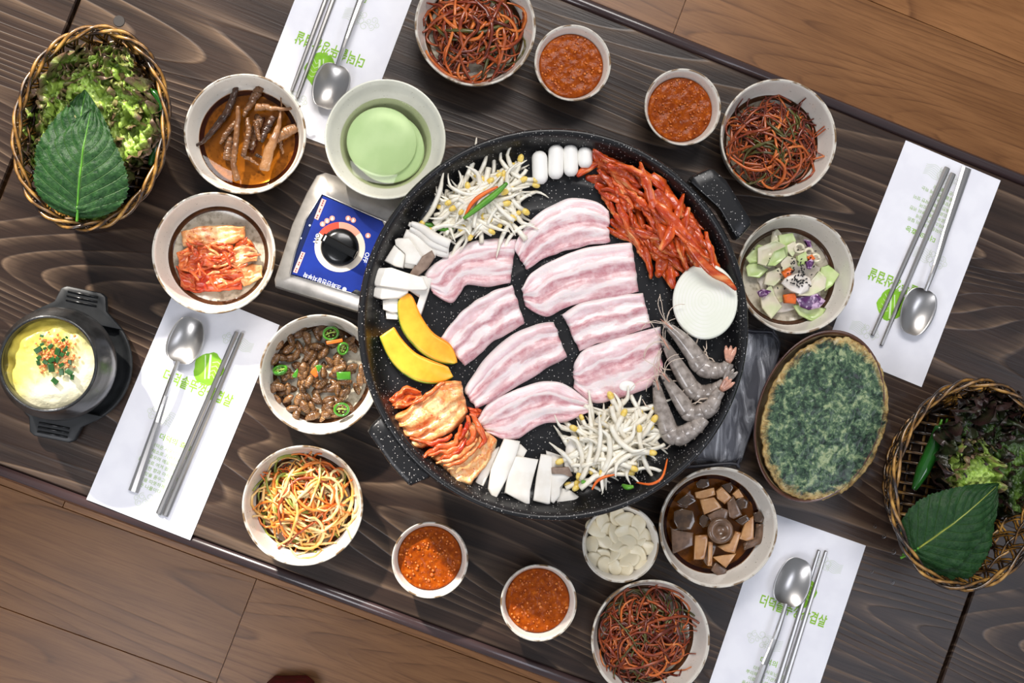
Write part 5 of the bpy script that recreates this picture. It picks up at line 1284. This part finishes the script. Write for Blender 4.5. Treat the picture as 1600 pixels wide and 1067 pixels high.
o = ob('steamed_egg', grid(40, 80, eg), MAT['egg']); o.location = po; tag(o, 'fluffy yellow steamed egg, whitened by foam and painted sunlight, filling the stone pot', 'steamed egg')
Y_ = crop(0, 470, 4.847); rg = random.Random(45); gs = []
for i in range(170):
    x, y = rg.gauss(420, 75), rg.gauss(400, 75)
    if math.hypot((x-435)/190, (y-400)/190) > 1: continue
    p = P(*Y_((x, y))[0], .0835); r = rg.uniform(.0011, .0017); gs.append(xf(lathe([(0, r), (r*.75, r*.66), (r, 0), (r*.7, -r*.6), (0, -r)], 8)[:2], Matrix.Translation(p+Vector((0, 0, rg.uniform(-.001, .001))))))
tag(ob('fish_roe', join(*gs), MAT['roe'], None, P(88, 552, .08)), 'orange fish roe heaped on the steamed egg', 'fish roe', None, 'stuff')
cm = mkmesh('chopped_chive', *poly_slab([Vector((-.0026, -.0018, 0)), Vector((.0026, -.0018, 0)), Vector((.0026, .0018, 0)), Vector((-.0026, .0018, 0))], .0012, .1), MAT['chive'])
for (x, y, s) in ((290, 370, 1.5), (318, 330, .8), (385, 345, 1.1), (297, 430, 1.0), (290, 468, 1.0), (345, 463, 1.1), (395, 450, 1.4), (388, 505, 1.7), (440, 383, 1.5), (465, 405, 1.2), (493, 372, .9), (503, 353, .7), (435, 445, 1.2), (465, 485, 1.0), (467, 537, 1.3), (530, 465, 1.0), (525, 540, 1.5), (550, 577, 1.0), (418, 607, 1.4), (507, 277, .6), (480, 297, .8), (318, 266, .8), (515, 402, .8), (340, 360, .7)):
    o = bpy.data.objects.new('chopped_chive', cm); link(o); o.location = P(*Y_((x, y))[0], .0850); o.rotation_euler = (rg.uniform(-.3, .3), rg.uniform(-.3, .3), rg.uniform(0, 6)); o.scale = (s, s, s)
    tag(o, 'bit of chopped green chive on the steamed egg', 'chive', 'chopped chives on the steamed egg')

# ------------------------------------------------------------------ oval dish with the green pancake
HD = .042; dc = P(1281, 650, HD); kx = mpp(1281, 650, HD); da, db = 136*kx, 97*kx
dv = P(1281+33, 650-94, HD)-P(1281, 650, HD); dan = math.atan2(dv.y, dv.x)
pr = [(0, .003, 0), (.60, .003, 0), (.62, 0, 0), (.68, 0, 0), (.70, .002, 0), (.90, .014, 0), (.99, HD-.006, 0), (1.0, HD-.001, 0), (.992, HD, 0), (.97, HD-.0015, 0), (.955, HD-.004, 1), (.87, .018, 1), (.75, .009, 1), (0, .008, 1)]
V, Fc, MI = lathe(pr, 80, da, db)
dish_o = ob('oval_dish', (V, Fc), [MAT['dish_brown'], MAT['dish_cream']], mi=MI); dish_o.location = (dc.x, dc.y, TZ+.0002); dish_o.rotation_euler = (0, 0, dan); tag(dish_o, 'brown rimmed oval dish holding the green pancake', 'dish')
def pk(u, v):
    a = v*2*math.pi; e = Vector((math.cos(a), math.sin(a), 0))
    R0 = 1+.030*noise.noise(e*5)+.028*noise.noise(e*15)+.012*noise.noise(e*34)
    r = u*R0; p = Vector((r*math.cos(a)*da*.945, r*math.sin(a)*db*.975, 0))
    z = HD-.004+.004*(1-u*u)+noise.noise(p*60)*.0016+noise.noise(p*200)*.0009
    if u > .9: z += noise.noise(p*420)*.0016*(u-.9)*10-.002*(u-.9)*10*.5
    return Vector((p.x, p.y, z+.0035))
g = grid(44, 150, pk); n = len(g[0])
Vb = [v-Vector((0, 0, .005)) for v in g[0]]
gg = (g[0]+Vb, g[1]+[[i+n for i in f][::-1] for f in g[1]]+[[44*151+j+1, 44*151+j, 44*151+j+n, 44*151+j+1+n] for j in range(150)], g[2]+g[2])
o = ob('green_pancake', gg, MAT['pancake']); pc_ = P(1290, 654, HD); o.location = (pc_.x, pc_.y, TZ); o.rotation_euler = (0, 0, dan); tag(o, 'dark green herb pancake with a crisp golden edge in the oval dish', 'pancake')

# ------------------------------------------------------------------ woven baskets
def basket(label, px, py, a_px, b_px, tdir):
    HB = .088; c = P(px, py, HB); k = mpp(px, py, HB); A, Bm = a_px*k, b_px*k
    d = P(px+tdir[0], py+tdir[1], HB)-P(px, py, HB); an = math.atan2(d.y, d.x)
    b = empty('wicker_basket', (c.x, c.y, TZ), an); tag(b, label, 'basket', None)
    def pt(t, h):
        s = .70+.30*(h/HB)**.75 if h > 0 else .70
        return Vector((A*s*math.cos(t), Bm*s*math.sin(t), h))
    N = 150; tw = 2*math.pi
    for rimh, rr, reps, nm in ((HB-.003, .0036, 7, 'rim_strand'), (.006, .003, 9, 'base_strand')):
        for q in range(3):
            pts = []
            for i in range(N):
                t = tw*i/N; p = pt(t, rimh); ph = t*reps+q*tw/3; o_ = Vector((math.cos(t)/A, math.sin(t)/Bm, 0)).normalized()
                pts.append(p+o_*rr*math.cos(ph)+Vector((0, 0, rr*math.sin(ph))))
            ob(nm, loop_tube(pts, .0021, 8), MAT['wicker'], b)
    for i in range(30):
        t0 = tw*i/30
        for sg in (1, -1):
            for e in (-.022, .022):
                pts = []
                for j in range(10):
                    h = .006+(HB-.010)*j/9; p = pt(t0+e+sg*(.42*j/9), h); o_ = Vector((math.cos(t0), math.sin(t0), 0))
                    pts.append(p+o_*(.0018*sg*math.cos(j*math.pi/1.5)))
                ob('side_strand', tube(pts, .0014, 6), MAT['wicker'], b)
    for h, q in ((.032, 0), (.058, 1)):
        for r_ in (0, 1):
            pts = [pt(tw*i/N, h+r_*.0042)+Vector((math.cos(tw*i/N), math.sin(tw*i/N), 0))*.0022*math.sin(tw*i/N*15+r_*math.pi) for i in range(N)]
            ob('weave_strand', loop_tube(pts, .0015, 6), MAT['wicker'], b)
    for i in range(-4, 5):
        y = Bm*.70*i/4.6; x = A*.70*math.sqrt(max(0, 1-(i/4.6)**2))
        ob('base_slat', tube([Vector((-x, y, .0032)), Vector((0, y, .0028)), Vector((x, y, .0032))], [(.0022, .0012)]*3, 6), MAT['wicker'], b)
    for i in range(-6, 7):
        x = A*.70*i/6.6; y = Bm*.70*math.sqrt(max(0, 1-(i/6.6)**2))
        ob('base_slat', tube([Vector((x, -y, .0052)), Vector((x, 0, .0050)), Vector((x, y, .0052))], [(.0022, .0012)]*3, 6), MAT['wicker'], b)
    return b
bl = basket('glossy woven wicker basket of lettuce at the upper left', 142, 199, 161, 117, (.17, -1))
br = basket('glossy woven wicker basket of dark lettuce at the right edge', 1520, 757, 157, 121, (.16, -1))

def lettuce_mesh(seed, L, W, amp):
    def f(u, v):
        s = 2*v-1; w = W*(math.sin(math.pi*min(1, .12+u*.80))**.7)*(1 if u < .8 else 1-.35*((u-.8)/.2)**2)
        e = max(abs(s)**1.6, max(0, (u-.55)/.45)**1.6); q = Vector((u*3+seed*7, s*2.2, 0))
        z = .012*math.sin(u*2.2)+.010*s*s+amp*e*(math.sin(23*u+6*abs(s)*u+seed)*.5*abs(s)+math.sin(15*s+seed*2)*.5*u**3)+amp*e*1.5*noise.noise(q*2.6)+amp*.35*noise.noise(q*6)
        rf = noise.noise_vector(q*5.5)*.008*e
        return Vector((u*L, s*w, z))+rf
    def uvf(u, v): s = abs(2*v-1); return (u, max(s**1.3, max(0, (u-.35)/.65)))
    return grid(46, 40, f, uvf)
lv = [mkmesh('lettuce_leaf', *lettuce_mesh(j, .100, .050, .020)[:2], [MAT['lettuce']], lettuce_mesh(j, .100, .050, .020)[2]) for j in range(4)]
ld = []
for m_ in lv:
    c_ = m_.copy(); c_.materials.clear(); c_.materials.append(MAT['lettuce_dark']); ld.append(c_)
def lettuce(lb, px, py, z, dx, dy, s, j, tilt, roll, dark=False, group=None):
    d = P(px+dx, py+dy, z)-P(px, py, z); o = bpy.data.objects.new('lettuce_leaf', (ld if dark else lv)[j % 4]); link(o)
    o.location = P(px, py, z); o.rotation_euler = (roll, tilt, math.atan2(d.y, d.x)); o.scale = (s, s*.95, s)
    tag(o, lb, 'lettuce', group)
gl = 'frilly lettuce leaves in the upper left basket'; tl = 'frilly green lettuce leaf with brownish edges in the upper left basket'
for i, (x, y, z, dx, dy, s, t, r) in enumerate(((135, 285, .020, -.25, -1, 1.05, -.15, .1), (160, 285, .024, .15, -1, 1.1, -.2, -.1), (130, 300, .030, -.5, -.8, .70, -.2, .3), (150, 250, .034, .05, -1, 1.15, -.22, .2),
        (185, 260, .034, .35, -1, .95, -.25, -.3), (135, 258, .042, -.3, -.95, .75, -.2, .2), (160, 215, .050, .25, -1, .85, -.18, -.1), (138, 225, .054, -.2, -1, .80, -.12, .1), (170, 250, .050, .6, -.6, .75, -.1, -.3),
        (150, 300, .034, -.2, 1, .42, -.1, .1), (160, 165, .060, .4, -1, .62, -.1, 0), (130, 195, .058, -.3, -1, .52, -.05, .2), (118, 255, .056, -.9, -.2, .45, -.05, .1), (140, 195, .066, .1, -1, .60, .05, .3))):
    lettuce(tl, x, y, z, dx, dy, s, i, t, r, False, gl)
gd_ = 'frilly lettuce leaves in the right basket'; td = 'frilly dark green and brown lettuce leaf in the right basket'
for i, (x, y, z, dx, dy, s, t, r) in enumerate(((1530, 800, .020, .1, -1, 1.05, -.15, .1), (1555, 790, .024, .25, -1, 1.0, -.2, -.1), (1508, 780, .030, -.05, -1, 1.1, -.2, .2), (1535, 765, .036, .1, -1, 1.05, -.2, .1),
        (1570, 770, .036, .2, -1, .85, -.2, -.2), (1512, 735, .046, .05, -1, .85, -.2, .2), (1550, 725, .050, .15, -1, .8, -.1, .1), (1578, 755, .050, .1, -1, .8, -.1, -.2), (1525, 700, .056, .1, -1, .62, -.1, .1), (1590, 800, .040, .2, -1, .6, -.1, 0))):
    lettuce(td, x, y, z, dx, dy, s, i, t, r, True, gd_)
lettuce('bright green frilly lettuce leaf just above the perilla leaf in the right basket', 1530, 788, .056, -.3, -1, .60, 1, -.15, .1)
lettuce('bright green lettuce leaf beside the chili peppers in the right basket', 1498, 770, .048, .1, -1, .66, 2, -.2, .2)

def perilla_leaf(lb, base, tip, left, right, z, mat, stem, seed, arch=.010, n=44):
    """left / right: greatest half widths in pixels"""
    a, b = P(*base, z), P(*tip, z); ax = b-a; L = ax.length; d = ax.normalized(); s_ = Vector((-d.y, d.x, 0)); k = mpp(*base, z)
    o = empty('perilla_leaf', a); tag(o, lb, 'perilla leaf')
    def prof(u): return (math.sin(math.pi*min(1, u**.62))**.85)*(1-.18*u) if 0 < u < 1 else 0
    def f(u, v):
        sd = 2*v-1; w = (left if sd > 0 else right)*k*prof(u)*1.04
        tooth = 1+(.055*(((u*26) % 1)-.5) if abs(sd) > .9 else 0)
        x = u*L-.07*L*abs(sd)*(1-u)**2*1.6
        q = Vector((u*6, sd*3, seed)); ph = u*9-abs(sd)*3.5
        zz = arch*math.sin(math.pi*u)*.8-.012*sd*sd*(1-.5*u)+.0035*abs(sd)+.0010*math.cos(ph*2*math.pi)*min(1, abs(sd)*4)+.003*noise.noise(q)
        return a+d*x+s_*(sd*w*tooth)+Vector((0, 0, zz))
    ob('blade', grid(n*2, 24, f), MAT[mat], o, 'p')
    mid = [f(t, .5)+Vector((0, 0, .0003)) for t in [i/20 for i in range(20)]]
    ob('midrib', tube(mid, [.0011*(1-.75*i/19) for i in range(20)], 6), MAT['leek' if mat == 'perilla' else 'so_green'], o, 'p')
    sp = [a]+[P(x, y, z-.002*(i+1)) for i, (x, y) in enumerate(stem)]
    ob('stem', tube(crom(sp, 8), .0014, 6), MAT['leek'], o, 'p')
perilla_leaf('large perilla leaf lying second, tip showing behind the top one, upper left basket', (122, 290), (133, 140), 72, 62, .083, 'perilla', ((131, 310), (129, 320)), 5)
perilla_leaf('largest serrated green perilla leaf on top of the upper left basket', (121, 322), (143, 170), 76, 76, .101, 'perilla', ((121, 335), (120, 346)), 2)
perilla_leaf('dark perilla leaf lying second under the top one in the right basket', (1446, 868), (1560, 770), 46, 72, .070, 'perilla_dark', ((1430, 868), (1410, 866)), 7)
perilla_leaf('dark serrated perilla leaf on top in the right basket', (1436, 856), (1561, 755), 58, 60, .080, 'perilla_dark', ((1425, 863), (1407, 872)), 8)
def pepper(lb, pts, rads, z, mat, stem):
    n = 26; pp = crom([P(x, y, z) for x, y in pts], n); k = mpp(*pts[0], z)
    o = ob('chili_pepper', tube(pp, [interp(rads, i/(n-1))*k for i in range(n)], 14), MAT[mat], None, pp[n//2]); tag(o, lb, 'chili pepper')
    ob('stalk', tube([pp[0], P(*stem, z+.002)], [.0018, .0012], 6), MAT['leek'], o, 'p')
pepper('long green chili pepper inside the upper left basket, the inner one', ((232, 150), (243, 185), (243, 225), (234, 258)), (4, 9, 9, 3), .056, 'chili_dark', (227, 143))
pepper('green chili pepper against the rim of the upper left basket, the outer one', ((238, 142), (252, 160), (255, 190), (250, 215)), (4, 10, 9, 3), .066, 'chili_dark', (233, 138))
pepper('long dark green chili pepper along the left side of the right basket', ((1468, 666), (1458, 700), (1442, 735), (1428, 765)), (7, 11, 11, 4), .052, 'chili_dark', (1472, 655))
pepper('short dark green chili pepper behind the long one in the right basket', ((1478, 664), (1474, 690), (1462, 720)), (7, 9, 4), .044, 'chili_dark', (1480, 654))

# ------------------------------------------------------------------ plastic-wrapped tray, water drops, slipper
wt = empty('wrapped_tray', P(1150, 620, 0)); tag(wt, 'grey tray wrapped in crumpled clear plastic film beside the pan', 'tray')
ol = [(1040, 524), (1186, 518), (1209, 524), (1217, 543), (1203, 590), (1155, 718), (1142, 724), (1000, 712)]
ob('tray_base', poly_slab(down(pxpoly(ol, .013), .0005), .012, .05), MAT['grey_tray'], wt, 'p')
ob('tray_lip', loop_tube(crom(pxpoly(ol, .0125), 60, True), .0018, 8), MAT['grey_tray'], wt, 'p')
def fm(u, v):
    A = [(1020, 520), (1186, 513), (1212, 520), (1220, 543)]; Bq = [(990, 716), (1060, 722), (1134, 729), (1159, 721)]
    a = crom([Vector((x, y, 0)) for x, y in A], 41)[round(u*40)]; b = crom([Vector((x, y, 0)) for x, y in Bq], 41)[round(u*40)]; p = a.lerp(b, v)
    q = Vector((p.x*.018+p.y*.006, p.y*.006-p.x*.003, 3.3)); e = min(1-u, v, 1-v)
    w = abs(noise.noise(q*1.5))*.006+abs(noise.noise(q*4))*.003
    return P(p.x, p.y, .0155+w*min(1, e*9)-(.012*max(0, 1-e/.05) if e < .05 else 0))
ob('plastic_film', grid(40, 60, fm), MAT['film'], wt, 'p')
for i, (x, y, r) in enumerate(((1367, 822, 3.2), (1381, 837, 4.2), (1396, 862, 4.4), (1362, 893, 3.0), (1394, 910, 4.0))):
    k = r*mpp(x, y); tag(ob('water_droplet', lathe([(0, k*.5), (k*.5, k*.42), (k*.85, k*.22), (k, 0)], 20)[:2], MAT['droplet']), 'clear water droplet on the dark table left of the right basket', 'water droplet', 'water droplets on the table').location = P(x, y, .0003)
sl = empty('slipper', P(452, 1075, -TZ)); tag(sl, 'dark red slipper toe on the floor, peeking in at the bottom edge', 'slipper')
sp0 = P(452, 1059, -TZ+.03); dwn = (P(452, 1200, -TZ)-P(452, 1100, -TZ)).normalized(); sd = Vector((-dwn.y, dwn.x, 0))
ow = [sp0+sd*a+dwn*b for a, b in ((-.026, .002), (.026, .002), (.038, .012), (.046, .05), (.044, .12), (.036, .25), (-.036, .25), (-.044, .12), (-.046, .05), (-.038, .012))]
ow = [Vector((p.x, p.y, .001)) for p in ow]
ob('sole', poly_slab(ow, .016, .04), MAT['slipper'], sl, 'p')
ob('upper', poly_slab([Vector((p.x, p.y, .0165)) for p in ow[:5]+ow[7:]], .034, .22, dome=.3), MAT['slipper'], sl, 'p')
